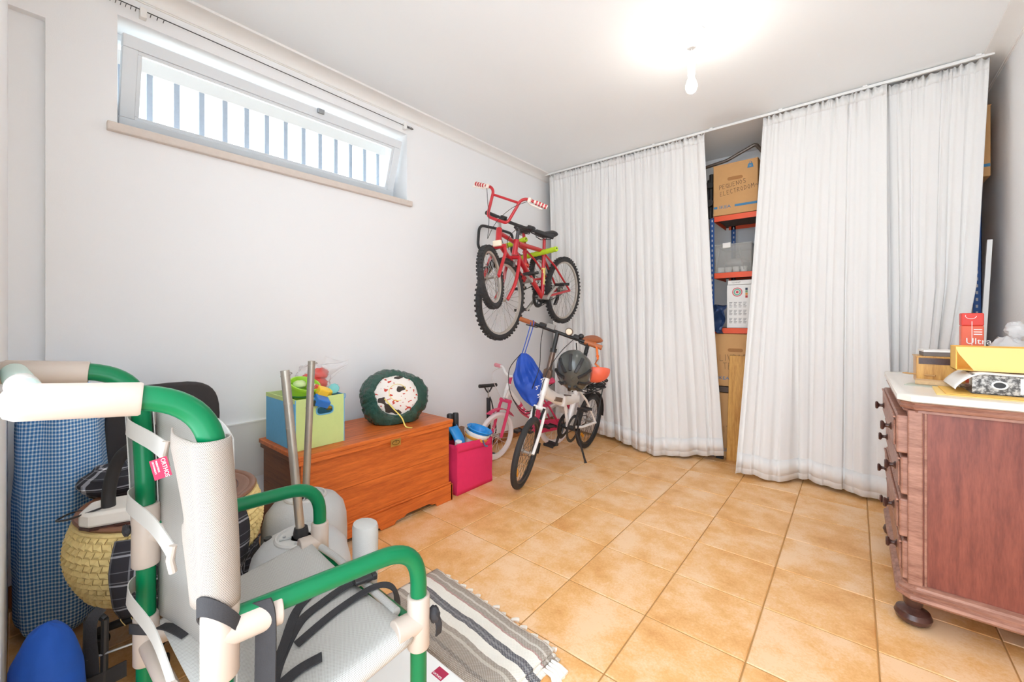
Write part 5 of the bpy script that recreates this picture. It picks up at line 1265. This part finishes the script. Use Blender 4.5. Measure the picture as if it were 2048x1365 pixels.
for sg in (1, -1): fk.tube([S_ @ Vector(p) for p in catmull([(.722, sg*.04, .285), (.74, sg*.052, .22), (.79, sg*.052, .10), (base, sg*.05, 0)], 5)], .0125, 10)
fk.cyl(S_ @ L(.722, -.055, .285), S_ @ L(.722, .055, .285), .014); fk.build('fork', M_bred, mt)
part(MB().cyl(MT @ L(.334, -.0, .07), MT @ L(.322, 0, .20), .0162, n=14).build('frame_sticker', mat('yellow_sticker', (226, 204, 120), .5, var=.15, vscale=60), mt), 'yellow lettered frame band')
MB().cyl(MT @ L(.312, 0, .32), MT @ L(.305, 0, .43), .0125, n=14).build('seat_post', M_bred, mt); saddle(mt, MT, .305, .455, .25, .15, M_saddle)
MB().tube([S_ @ L(.682, 0, .40), S_ @ L(.662, 0, .475), S_ @ L(.70, 0, .50)], .0135, 12).build('stem', mat('dark_alloy', (86, 84, 86), .35, .5), mt)
MB().tube([SBm @ Vector(p) for p in catmull([(.67, -.29, .505), (.69, -.15, .502), (.70, 0, .50), (.69, .15, .502), (.67, .29, .505)], 5)], .0115, 12).build('handlebar', M_black, mt)
for sg in (1, -1):
    MB().cyl(SBm @ L(.688, sg*.165, .502), SBm @ L(.67, sg*.295, .505), .0165, n=16).build('grip', M_grip, mt); brake(mt, SBm, (.69, sg*.13, .50), sg)
    MB().box(-.02, .02, -.02, .02, -.012, .014, SBm @ Matrix.Translation((.695, sg*.12, .515))).build('shifter', M_black, mt, bevel=.005)
    MB().tube([SBm @ Vector(p) for p in catmull([(.70, sg*.11, .50), (.80, sg*.09, .50), (.80, sg*.03, .40), (.73, sg*.02, .32)], 6)], .0022, 6).build('cable', M_black, mt)
    MB().strap([S_ @ L(.735, sg*.035, .27), S_ @ L(.76, sg*.03, .25), S_ @ L(.765, sg*.028, .22)], .018, .008, (0, 1, 0)).build('brake_arm', M_alu, mt)
crank(mt, MT, bb, .085, .165, math.radians(-35), M_black, M_alu); chain(mt, MT, bb, .083, .04, -.034)
MB().lathe([(.012, 0), (.045, 0), (.045, .003), (.036, .010), (.028, .02), (.012, .02)], M=MT @ Matrix.Translation((0, -.028, 0)) @ Matrix.Rotation(PI/2, 4, 'X'), n=28).build('cassette', mat('cassette', (110, 104, 98), .4, .7), mt)
MB().strap([MT @ L(.0, -.05, -.02), MT @ L(.015, -.055, -.08), MT @ L(.06, -.05, -.12)], .03, .012, (0, 1, 0)).build('derailleur', M_black, mt)
for sg in (1, -1): MB().tube([MT @ L(.10, -.075, -.02), MT @ L(.16, -.075, -.10)], .006, 8).build('kickstand', M_black, mt) if sg == 1 else None

# ---------------- red children's bicycle on the rack
KT, kb = bframe((.435, 2.80, 1.44), (.665, 1.895, 1.365), math.radians(-7))
kd = thing('childs_bicycle', "red child's bicycle with tall red handlebar on the wall rack", 'bicycle', (.5, 2.4, 1.15), 'bicycles on the wall rack')
KS = KT @ Matrix.Translation((.66, 0, .30)) @ Matrix.Rotation(math.radians(9), 4, L(-.25, 0, .97)) @ Matrix.Translation((-.66, 0, -.30))
KB = KS @ Matrix.Translation((.68, 0, .40)) @ Matrix.Rotation(math.radians(-27), 4, 'X') @ Matrix.Diagonal((1, .9, 1, 1)) @ Matrix.Translation((-.68, 0, -.40))
wheel(kd, KT, 0, .20, .042, M_tyre, M_rimal, M_spoke, 28, True); wheel(kd, KS, kb, .20, .042, M_tyre, M_rimal, M_spoke, 28, True)
bb = (.34, 0, -.02); stp = (.25, 0, .235)
tubes(KT, [([bb, stp], .015), ([stp, (.655, 0, .315)], .016), ([bb, (.70, 0, .245)], .016), ([(.655, 0, .345), (.71, 0, .225)], .021)]).build('frame', M_bred, kd)
for sg in (1, -1): tubes(KT, [([(.33, sg*.02, -.02), (.22, sg*.035, -.01), (0, sg*.055, 0)], .009), ([(.255, sg*.015, .215), (.17, sg*.035, .15), (0, sg*.055, 0)], .008)]).build('rear_stay', M_bred, kd)
fk = MB()
for sg in (1, -1): fk.tube([KS @ Vector(p) for p in ((.715, sg*.042, .215), (.73, sg*.05, .17), (kb, sg*.05, 0))], .011, 10)
fk.cyl(KS @ L(.715, -.055, .215), KS @ L(.715, .055, .215), .014); fk.build('fork', M_bred, kd)
part(MB().box(-.012, .014, -.03, .03, -.02, .02, KS @ Matrix.Translation((.735, 0, .235))).build('brake_caliper', M_cream, kd, bevel=.006), 'pale brake caliper')
MB().cyl(KT @ L(.252, 0, .22), KT @ L(.232, 0, .36), .012, n=14).build('seat_post', M_bred, kd); saddle(kd, KT, .235, .385, .24, .15, M_saddle)
MB().cyl(KS @ L(.655, 0, .34), KS @ L(.64, 0, .40), .014).cyl(KS @ L(.64, 0, .395), KS @ L(.68, 0, .40), .016).build('stem', M_alu, kd)
hbp = [(.68, 0, .40), (.68, .05, .405)]
for sg in (1, -1): MB().tube([KB @ Vector(p) for p in fillet([(.685, 0, .40), (.685, sg*.085, .402), (.66, sg*.115, .575), (.645, sg*.15, .60), (.60, sg*.30, .595)], .03)], .0105, 12).build('handlebar', M_bred, kd)
MB().cyl(KB @ L(.663, -.11, .555), KB @ L(.663, .11, .555), .0085, n=12).build('crossbar', M_bred, kd)
M_gcream = mat('grip_cream', (236, 220, 206), .5)
for sg in (1, -1):
    a, b = KB @ L(.625, sg*.205, .598), KB @ L(.597, sg*.31, .594); gp = MB().cyl(a, b, .0145, n=16).build('grip', M_gcream, kd)
    for k in range(4): q = a.lerp(b, .14+.22*k); MB().cyl(q, a.lerp(b, .26+.22*k), .0158, n=8).build('grip_pad', M_bred, gp)
    MB().tube([KB @ L(.66, sg*.17, .585), KB @ L(.675, sg*.20, .57), KB @ L(.65, sg*.295, .565)], .005, 6).build('brake_lever', M_gcream, kd); MB().box(-.012, .012, -.012, .012, -.014, .016, KB @ Matrix.Translation((.652, sg*.178, .596))).build('lever_mount', M_gcream, kd, bevel=.004)
    MB().tube([KB @ Vector(p) for p in catmull([(.67, sg*.17, .58), (.74, sg*.10, .50), (.76, sg*.03, .38), (.74, 0, .26)], 6)], .002, 6).build('cable', M_black, kd)
crank(kd, KT, bb, .07, .12, math.radians(200), M_alu, M_alu); chain(kd, KT, bb, .068, .03, -.034)
part(MB().lathe([(0, .0), (.026, .002), (.032, .012), (.026, .022), (0, .026)], M=KT @ Matrix.Translation((.30, .0, .09)) @ Matrix.Rotation(-.4, 4, 'Y'), n=20).build('reflector', mat('reflector_red', (226, 88, 70), .25), kd), 'round red reflector')
# ---------------- wall rack holding both
rk = thing('bicycle_wall_rack', 'black tubular wall rack with two lime foam hooks carrying the red bicycles', 'rack', (.3, 2.6, 1.65))
MB().tube(fillet([(.05, 2.66, 1.895), (.05, 2.46, 1.89), (.05, 2.44, 1.69), (.05, 2.56, 1.665)], .06), .012, 12).build('rack_loop', M_black, rk)
MB().tube(fillet([(.05, 2.66, 1.895), (.05, 2.90, 1.885), (.05, 2.87, 1.70), (.05, 3.06, 1.70)], .06), .012, 12).build('rack_loop', M_black, rk)
for yy, zz in ((2.53, 1.675), (2.98, 1.70)): MB().box(0, .05, yy-.03, yy+.03, zz-.02, zz+.02).build('wall_bracket', M_black, rk, smooth=False, bevel=.004)
M_foam = mat('lime_foam', (186, 218, 40), .7, var=.06)
for (a, b, c) in (((.05, 2.52, 1.668), (.25, 2.52, 1.69), (.50, 2.515, 1.722)), ((.05, 2.62, 1.60), (.36, 2.62, 1.603), (.715, 2.615, 1.638))):
    ar = MB().cyl(a, c, .010, n=12).build('hook_arm', M_black, rk)
    b, c = Vector(b), Vector(c); MB().tube([b.lerp(c, k/60) for k in range(61)], .0195, 14, scales=lambda t: 1+.06*math.sin(t*60)).build('foam_sleeve', M_foam, ar)

# ---------------- white folding bicycle
FT, fb = bframe((.70, 3.135, .236), (.79, 2.125, .236), math.radians(7))
fo = thing('folding_bicycle', 'white folding bicycle with tan saddle and grips parked by the curtain', 'bicycle', (.75, 2.63, 0))
hd = L(.84, 0, .42)
FS = FT @ Matrix.Translation(hd) @ Matrix.Rotation(math.radians(14), 4, L(-.28, 0, .96)) @ Matrix.Translation(-hd)
wheel(fo, FT, 0, .236, .042, M_tyre, M_rimblk, M_spokeb, 28); wheel(fo, FS, fb, .236, .042, M_tyre, M_rimblk, M_spokeb, 28)
bb = (.41, 0, .035); stp = (.315, 0, .36)
fr = MB()
fr.sweep([FT @ L(.30, 0, .245), FT @ L(.45, 0, .255), FT @ L(.62, 0, .285), FT @ L(.80, 0, .36), FT @ L(.845, 0, .40)], [(.040*math.cos(a*PI/8), .024*math.sin(a*PI/8)) for a in range(16)], FT.to_3x3() @ Vector((0, 1, 0)))
fr.tube([FT @ Vector(bb), FT @ Vector(stp)], .020, 16); fr.tube([FT @ L(.855, 0, .355), FT @ L(.825, 0, .47)], .023, 16); fr.tube([FT @ L(.41, 0, .035), FT @ L(.50, 0, .235)], .012, 10)
fr.build('frame', M_bwhite, fo)
for sg in (1, -1): tubes(FT, [([(.39, sg*.02, .035), (.25, sg*.045, .01), (0, sg*.06, 0)], .011), ([(.325, sg*.018, .32), (.2, sg*.04, .22), (0, sg*.06, 0)], .009)]).build('rear_stay', M_bwhite, fo)
part(MB().box(-.055, .055, -.031, .031, -.016, .016, FT @ Matrix.Translation((.66, 0, .298)) @ Matrix.Rotation(-.25, 4, 'Y')).build('frame_badge', mat('badge_brown', (110, 86, 66), .4), fo, smooth=False, bevel=.004), 'brown frame badge')
MB().strap([FT @ L(.50, .036, .305), FT @ L(.60, .042, .325)], .018, .010, (0, 0, 1)).build('hinge_lever', M_knob, fo)
MB().box(-.02, .02, -.034, .034, -.042, .042, FT @ Matrix.Translation((.555, 0, .27))).build('frame_hinge', M_bwhite, fo, smooth=False, bevel=.008)
fk = MB()
for sg in (1, -1): fk.tube([FS @ Vector(p) for p in catmull([(.872, sg*.034, .265), (.885, sg*.042, .235), (.93, sg*.045, .12), (fb, sg*.045, 0)], 5)], .0105, 10)
fk.cyl(FS @ L(.872, -.042, .268), FS @ L(.872, .042, .268), .014); fk.cyl(FS @ L(.872, 0, .268), FS @ L(.855, 0, .36), .017); fk.build('fork', M_bwhite, fo)
for sg in (1, -1):
    MB().strap([FS @ L(.885, sg*.036, .275), FS @ L(.895, sg*.03, .235), FS @ L(.90, sg*.028, .20)], .016, .010, (0, 1, 0)).build('brake_arm', M_black, fo)
part(MB().box(-.012, .012, -.004, .004, -.03, .03, FS @ Matrix.Translation((fb+.13, 0, -.09)) @ Matrix.Rotation(.6, 4, 'Y')).build('spoke_reflector', M_amber, fo, smooth=False, bevel=.002), 'amber spoke reflector')
part(MB().box(-.03, .03, -.004, .004, -.012, .012, FT @ Matrix.Translation((.11, 0, -.10)) @ Matrix.Rotation(-.6, 4, 'Y')).build('spoke_reflector', M_amber, fo, smooth=False, bevel=.002), 'amber spoke reflector')
# front mudguard flap, steering post
MB().strap([FS @ L(fb-.25*math.cos(a), 0, .25*math.sin(a)) for a in (-.35, -.2, -.05)], .003, .05, (FT.to_3x3() @ Vector((0, 1, 0)))).build('mudguard_flap', M_black, fo)
MB().tube([FS @ L(.825, 0, .47), FS @ L(.81, 0, .52)], .022, 14).box(-.024, .024, -.028, .028, -.03, .03, FS @ Matrix.Translation((.818, 0, .50))).build('stem_hinge', M_bronze, fo, bevel=.006)
MB().tube([FS @ L(.812, 0, .51), FS @ L(.775, 0, .66)], .019, 16).build('steering_post', M_bronze, fo); MB().tube([FS @ L(.775, 0, .655), FS @ L(.748, 0, .782)], .015, 14).build('steering_extension', M_black, fo)
MB().cyl(FS @ L(.777, 0, .645), FS @ L(.773, 0, .672), .0235, n=16).build('post_clamp', M_black, fo)
FH = FS @ Matrix.Translation((.748, .012, .782)) @ Matrix.Rotation(math.radians(-8), 4, 'X') @ Matrix.Diagonal((1, 1.06, 1, 1)) @ Matrix.Translation((-.748, 0, -.80))
hb_ = [(.735, -.285, .80), (.745, -.12, .80), (.748, 0, .80), (.745, .12, .80), (.735, .285, .80)]
MB().tube([FH @ Vector(p) for p in catmull(hb_, 5)], .0125, 12).build('handlebar', M_black, fo)
for sg in (1, -1):
    MB().cyl(FH @ L(.741, sg*.175, .80), FH @ L(.735, sg*.29, .80), .0175, .0165, 16).build('grip', M_tan, fo); brake(fo, FH, (.748, sg*.13, .80), sg)
    MB().box(-.02, .02, -.022, .022, -.012, .014, FH @ Matrix.Translation((.75, sg*.12, .815))).build('shifter', M_black, fo, bevel=.005)
    MB().tube([FH @ Vector(p) for p in catmull([(.76, sg*.11, .80), (.85, sg*.07, .70), (.86, sg*.03, .55), (.87, sg*.03, .42), (.82, sg*.04, .34)], 7)], .0026, 6).build('cable', M_black, fo)
MB().box(-.014, .014, -.028, .028, -.012, .022, FH @ Matrix.Translation((.765, -.06, .822))).build('bike_computer', M_greyp, fo, bevel=.005)
lt = MB().lathe([(0, -.03), (.012, -.03), (.024, .0), (.026, .012), (.022, .018), (0, .019)], M=FH @ Matrix.Translation((.785, .07, .838)) @ Matrix.Rotation(PI/2, 4, 'Y'), n=24).build('head_lamp', M_bronze, fo)
MB().lathe([(0, .0185), (.021, .019), (.018, .023), (0, .024)], M=FH @ Matrix.Translation((.785, .07, .838)) @ Matrix.Rotation(PI/2, 4, 'Y'), n=24).build('lamp_lens', M_cream, lt)
MB().sphere(FH @ L(.755, .145, .83), (.02, .02, .018), 16, 10).build('bell', M_black, fo)
MB().tube([FT @ Vector(stp), FT @ L(.265, 0, .50), FT @ L(.205, 0, .665)], .0165, 16).build('seat_post', M_black, fo)
MB().cyl(FT @ L(.318, 0, .345), FT @ L(.307, 0, .385), .027, n=16).strap([FT @ L(.31, .03, .37), FT @ L(.34, .07, .365)], .014, .008, (0, 0, 1)).build('seat_clamp', M_black, fo)
sdl = saddle(fo, FT, .20, .70, .265, .17, M_tan)
crank(fo, FT, bb, .10, .165, math.radians(-75), M_black, M_black); chain(fo, FT, bb, .078, .036, -.034)
MB().lathe([(.085, -.004), (.106, -.003), (.106, .003), (.085, .004), (.085, -.004)], M=FT @ Matrix.Translation(bb) @ Matrix.Translation((0, .046, 0)) @ ROTY, n=40).build('chain_guard', M_black, fo)
for sg in (1, -1):
    MB().tube([FT @ Vector(p) for p in fillet([(.29, sg*.05, .285), (.02, sg*.065, .285), (-.16, sg*.06, .285), (-.175, 0, .285)], .03)], .0055, 8).tube([FT @ L(0, sg*.068, .01), FT @ L(-.06, sg*.065, .283)], .005, 8).build('rack_side', M_black, fo)
for k in range(5): MB().cyl(FT @ L(.22-.09*k, -.06, .287), FT @ L(.22-.09*k, .06, .287), .004, n=8).build('rack_bar', M_black, fo)
MB().box(-.012, .012, -.035, .035, -.02, .02, FT @ Matrix.Translation((-.185, 0, .28))).build('rear_reflector', M_black, fo, bevel=.006)
bun = random.Random(5)
for k in range(9):
    p = [L(.20-bun.uniform(0, .36), bun.uniform(-.07, .07), .295+bun.uniform(.0, .055)) for _ in range(5)]
    MB().tube([FT @ q for q in catmull(p, 6)], .0042, 6).build('bungee_cord', M_rubber, fo)
for q in ((-.21, .03, .33), (-.05, -.03, .345), (-.20, -.05, .275)): MB().sphere(FT @ Vector(q), (.018, .022, .016), 12, 8).build('bungee_knob', M_black, fo)
MB().tube([FT @ L(.36, .05, .0), FT @ L(.35, .11, -.12), FT @ L(.345, .155, -.222)], .008, 10).cyl(FT @ L(.346, .15, -.215), FT @ L(.344, .162, -.234), .012, n=12).build('kickstand', M_black, fo)
rm = MB().strap([FT @ L(.255*math.cos(a), 0, .255*math.sin(a)) for a in [math.radians(60+12*k) for k in range(11)]], .003, .05, (FT.to_3x3() @ Vector((0, 1, 0)))).build('rear_mudguard', M_black, fo)
# drawstring bag on the left grip
gl_ = FH @ L(.742, -.20, .80)
M_cobs = mat('cobalt_nylon', (28, 74, 172), .55, var=.25, vscale=18)
dbg = thing('drawstring_bag', 'cobalt blue drawstring bag hanging from the folding bicycle handlebar', 'bag', (gl_.x, gl_.y, .62))
bt = gl_+Vector((.05, -.035, -.13))
ctr = Vector((.86, 2.28, 0))
def sackb(u, v):
    a = 2*PI*u; ztop, zbot = .865, .505; z = ztop+(zbot-ztop)*v
    w = (.018+.088*min(1, v/.42)**.75)*(1-max(0, (v-.55)/.45)**2.0*.86); th_ = .012+.03*math.sin(PI*min(1, v*1.1))
    th_ *= 1+.25*math.sin(a*9+v*6)*(v < .6)
    c = Vector((.665, 2.275, z)).lerp(Vector((.745, 2.28, z)), v)
    wl = .012*noise.noise((math.cos(a)*2, v*5, 2.2))
    lat = Vector((.80, .60, 0)); dp = Vector((.60, -.80, 0))
    return c+lat*((w+wl)*math.cos(a))+dp*((th_+wl)*math.sin(a))
MB().grid(sackb, 48, 28, wrap=True).build('bag_body', M_cobs, dbg)
for k, dx in enumerate((-.01, .012)):
    MB().tube(catmull([gl_+Vector((dx, 0, .02)), gl_+Vector((dx*1.2+.015, -.022, -.02)), Vector((.665+dx, 2.27, .865))], 6), .0035, 6).build('drawstring', M_cobs, dbg)
    MB().tube(catmull([Vector((.665, 2.235, .86)), Vector((.61, 2.18, .75)), Vector((.62, 2.19, .58)), Vector((.70, 2.24, .45+.02*k)), Vector((.78, 2.29, .50))], 7), .003, 6).build('shoulder_cord', M_black, dbg)
for (dx, dz) in ((.0, .63), (.03, .68), (.01, .575)): MB().tube(catmull([Vector((.80+dx, 2.235+dx*.6, dz)), Vector((.812+dx, 2.24+dx*.6, dz+.012)), Vector((.80+dx, 2.232+dx*.6, dz+.02)), Vector((.822+dx, 2.245+dx*.6, dz+.028))], 5), .0022, 5).build('printed_mark', M_pkt, dbg)
# helmets on the right grip
M_hel = mat('helmet_graphite', (76, 78, 74), .22, var=.25, vscale=9, coat=.4); M_helo = mat('helmet_coral', (232, 104, 76), .4)
hc = Vector((1.0, 2.40, .765))
def helmet(c, R_, ax_, m, name, label, r, ribs):
    th = thing(name, label, 'helmet', (c.x, c.y, c.z-R_), 'helmets on the folding bicycle')
    x_, y_, z_ = frame_from(ax_); Mh = axes(x_, y_, z_, c) @ Matrix.Diagonal((1.0*R_, 1.22*R_, 1.0*R_, 1))
    pr = [(.99, -.12), (1.0, 0), (.985, .2), (.93, .4), (.82, .6), (.66, .78), (.42, .92), (.2, .985), (0, 1.0)]
    MB().lathe(pr+[], M=Mh, n=48, wob=lambda a, z: 1+.018*math.sin(a*6), cap=False).build('shell', m, th, solid=.012)
    for k in range(ribs):
        a = 2*PI*k/ribs+.2
        for (rr, hh) in ((.86, .55), (.6, .84)):
            p = Mh @ Vector((rr*math.cos(a)*1.01, rr*math.sin(a)*1.01, hh*1.01)); n_ = (Mh.to_3x3() @ Vector((rr*math.cos(a), rr*math.sin(a), hh))).normalized()
            tx = (Mh.to_3x3() @ Vector((-hh*math.cos(a), -hh*math.sin(a), rr))).normalized(); sx = n_.cross(tx)
            MB().box(-.010, .010, -.030, .030, -.004, .0125, axes(sx, tx, n_, p)).build('vent', M_black, th, smooth=False, bevel=.003)
    return th, Mh
h1, Mh1 = helmet(hc, .115, Vector((.25, -.72, -.35)), M_hel, 'bicycle_helmet', 'glossy dark grey bicycle helmet hung from the handlebar', 0, 9)
gr_ = FH @ L(.742, .17, .80)
for dx in (-.055, .03):
    MB().strap([gr_+Vector((dx, -.008, -.01)), gr_+Vector((dx, .0, -.07)), hc+Vector((dx*.8, .03, .085))], .012, .0022, (1, 0, 0)).build('chin_strap', M_belt, h1)
h2, Mh2 = helmet(Vector((1.085, 2.53, .755)), .078, Vector((.1, -.25, -.95)), M_helo, 'small_helmet', 'small coral bicycle helmet behind the dark grey one', 0, 0)
MB().lathe([(1.005, -.14), (1.03, .0), (1.01, .22), (.97, .22), (.97, -.14)], M=Mh2, n=40).build('helmet_rim', M_hel, h2)
M_ostrap = mat('orange_strap', (236, 120, 52), .6)
gr2 = FH @ L(.738, .245, .80)
MB().strap([gr2+Vector((0, 0, .02)), gr2+Vector((.018, -.012, -.01)), gr2+Vector((.02, 0, -.09)), Vector((1.085, 2.53, .80)), Vector((1.12, 2.55, .76))], .014, .0024, (1, -.6, 0)).build('chin_strap', M_ostrap, h2)
MB().tube([gr2+Vector((.02, -.004, -.07))+Vector((.009*math.cos(a*PI/6), 0, .009*math.sin(a*PI/6))) for a in range(12)], .0025, 6, closed=True).build('strap_ring', M_ostrap, h2)

# ---------------- pink child's bicycle
PT, pb_ = bframe((.425, 3.03, .19), (.285, 2.405, .19), math.radians(2))
pkb = thing('pink_bicycle', "small pink and white child's bicycle behind the pink bag", 'bicycle', (.35, 2.7, 0))
PS = PT @ Matrix.Translation((.52, 0, .34)) @ Matrix.Rotation(math.radians(10), 4, L(-.25, 0, .97)) @ Matrix.Translation((-.52, 0, -.34))
M_wtyre = mat('white_tyre', (236, 226, 224), .6, var=.05); M_rimw = mat('rim_white', (230, 222, 218), .35)
wheel(pkb, PT, 0, .19, .038, M_wtyre, M_rimw, M_bwhite, 20); wheel(pkb, PS, pb_, .19, .038, M_wtyre, M_rimw, M_bwhite, 20)
bb = (.25, 0, -.005)
MB().tube([PT @ Vector(p) for p in catmull([(.545, 0, .36), (.45, 0, .26), (.36, 0, .15), (.25, 0, .10)], 5)], .021, 14).tube([PT @ L(.52, 0, .40), PT @ L(.552, 0, .29)], .022, 14).build('frame', M_bwhite, pkb)
part(MB().tube([PT @ Vector(p) for p in catmull([(.42, 0, .225), (.36, 0, .15), (.25, 0, .09), (.18, 0, .10)], 5)], .0255, 14).tube([PT @ L(.25, 0, 0), PT @ L(.16, 0, .27)], .017, 12).build('frame_lower', M_bpink, pkb), 'pink lower frame with flowers')
M_flow = mat('flower_white', (246, 240, 240), .5, var=0)
for k in range(3):
    c = PT @ (L(.40, .026, .195).lerp(L(.33, .026, .125), k/2)); 
    m_ = MB()
    for j in range(5): m_.sphere(c+PT.to_3x3() @ Vector((.008*math.cos(j*1.257), 0, .008*math.sin(j*1.257))), (.005, .003, .005), 8, 6)
    m_.build('flower', M_flow, pkb)
for sg in (1, -1): tubes(PT, [([(.25, sg*.02, -.005), (.15, sg*.04, 0), (0, sg*.055, 0)], .009), ([(.17, sg*.018, .24), (.1, sg*.04, .15), (0, sg*.055, 0)], .008)]).build('rear_stay', M_bpink, pkb)
fk = MB()
for sg in (1, -1): fk.tube([PS @ Vector(p) for p in ((.555, sg*.042, .265), (.565, sg*.05, .23), (pb_, sg*.05, 0))], .0125, 10)
fk.cyl(PS @ L(.555, -.055, .268), PS @ L(.555, .055, .268), .015); fk.build('fork', M_bpink, pkb)
MB().strap([PS @ L(pb_+.215*math.cos(a), 0, .215*math.sin(a)) for a in [math.radians(62+10*k) for k in range(9)]], .004, .05, (PT.to_3x3() @ Vector((0, 1, 0)))).build('front_mudguard', M_bpink, pkb)
MB().strap([PT @ L(.21*math.cos(a), 0, .21*math.sin(a)) for a in [math.radians(50+10*k) for k in range(12)]], .004, .05, (PT.to_3x3() @ Vector((0, 1, 0)))).build('rear_mudguard', M_bpink, pkb)
MB().cyl(PS @ L(.522, 0, .39), PS @ L(.505, 0, .455), .013, n=12).build('stem', M_bpink, pkb)
MB().tube([PS @ Vector(p) for p in catmull([(.47, -.20, .515), (.49, -.11, .515), (.515, -.05, .475), (.52, 0, .46), (.515, .05, .475), (.49, .11, .515), (.47, .20, .515)], 5)], .010, 10).build('handlebar', M_bwhite, pkb)
for sg in (1, -1):
    MB().cyl(PS @ L(.483, sg*.14, .515), PS @ L(.468, sg*.215, .515), .015, .017, 14).build('grip', mat('grip_pink', (234, 150, 160), .5), pkb)
    MB().tube([PS @ Vector(p) for p in catmull([(.50, sg*.11, .515), (.60, sg*.12, .47), (.60, sg*.05, .34), (.57, 0, .28)], 6)], .0026, 6).build('cable', mat('cable_white', (216, 206, 202), .5), pkb)
MB().cyl(PT @ L(.165, 0, .26), PT @ L(.145, 0, .36), .012).build('seat_post', M_bwhite, pkb); saddle(pkb, PT, .15, .375, .21, .13, M_bpink)
crank(pkb, PT, bb, .055, .09, math.radians(-20), M_black, M_black)
part(MB().prism([(-.03, -.045), (.25, -.04), (.31, 0), (.25, .075), (0, .05), (-.05, 0)], -.05, -.044, PT @ Matrix.Rotation(PI/2, 4, 'X')).build('chain_case', M_bpink, pkb, bevel=.003), 'pink chain case')
# floor pump standing behind it
fpu = thing('floor_pump', 'black bicycle floor pump with T handle against the window wall', 'pump', (.14, 2.47, 0))
MB().cyl((.15, 2.47, .03), (.14, 2.475, .46), .017, n=18).build('barrel', M_black, fpu); MB().cyl((.14, 2.475, .46), (.137, 2.476, .54), .006, n=10).build('rod', M_alu, fpu)
MB().cyl((.13, 2.38, .565), (.14, 2.57, .555), .015, n=16).build('handle', M_black, fpu); MB().tube(catmull([(.137, 2.43, .555), (.137, 2.455, .52), (.137, 2.476, .505), (.137, 2.50, .52), (.137, 2.525, .55)], 5), .006, 8).build('handle_fork', M_black, fpu)
MB().box(.08, .22, 2.45, 2.49, .0, .02).build('foot_bar', M_black, fpu, bevel=.005); MB().tube(catmull([(.16, 2.48, .05), (.20, 2.50, .2), (.17, 2.49, .4), (.15, 2.48, .47)], 6), .005, 8).build('hose', M_rubber, fpu)
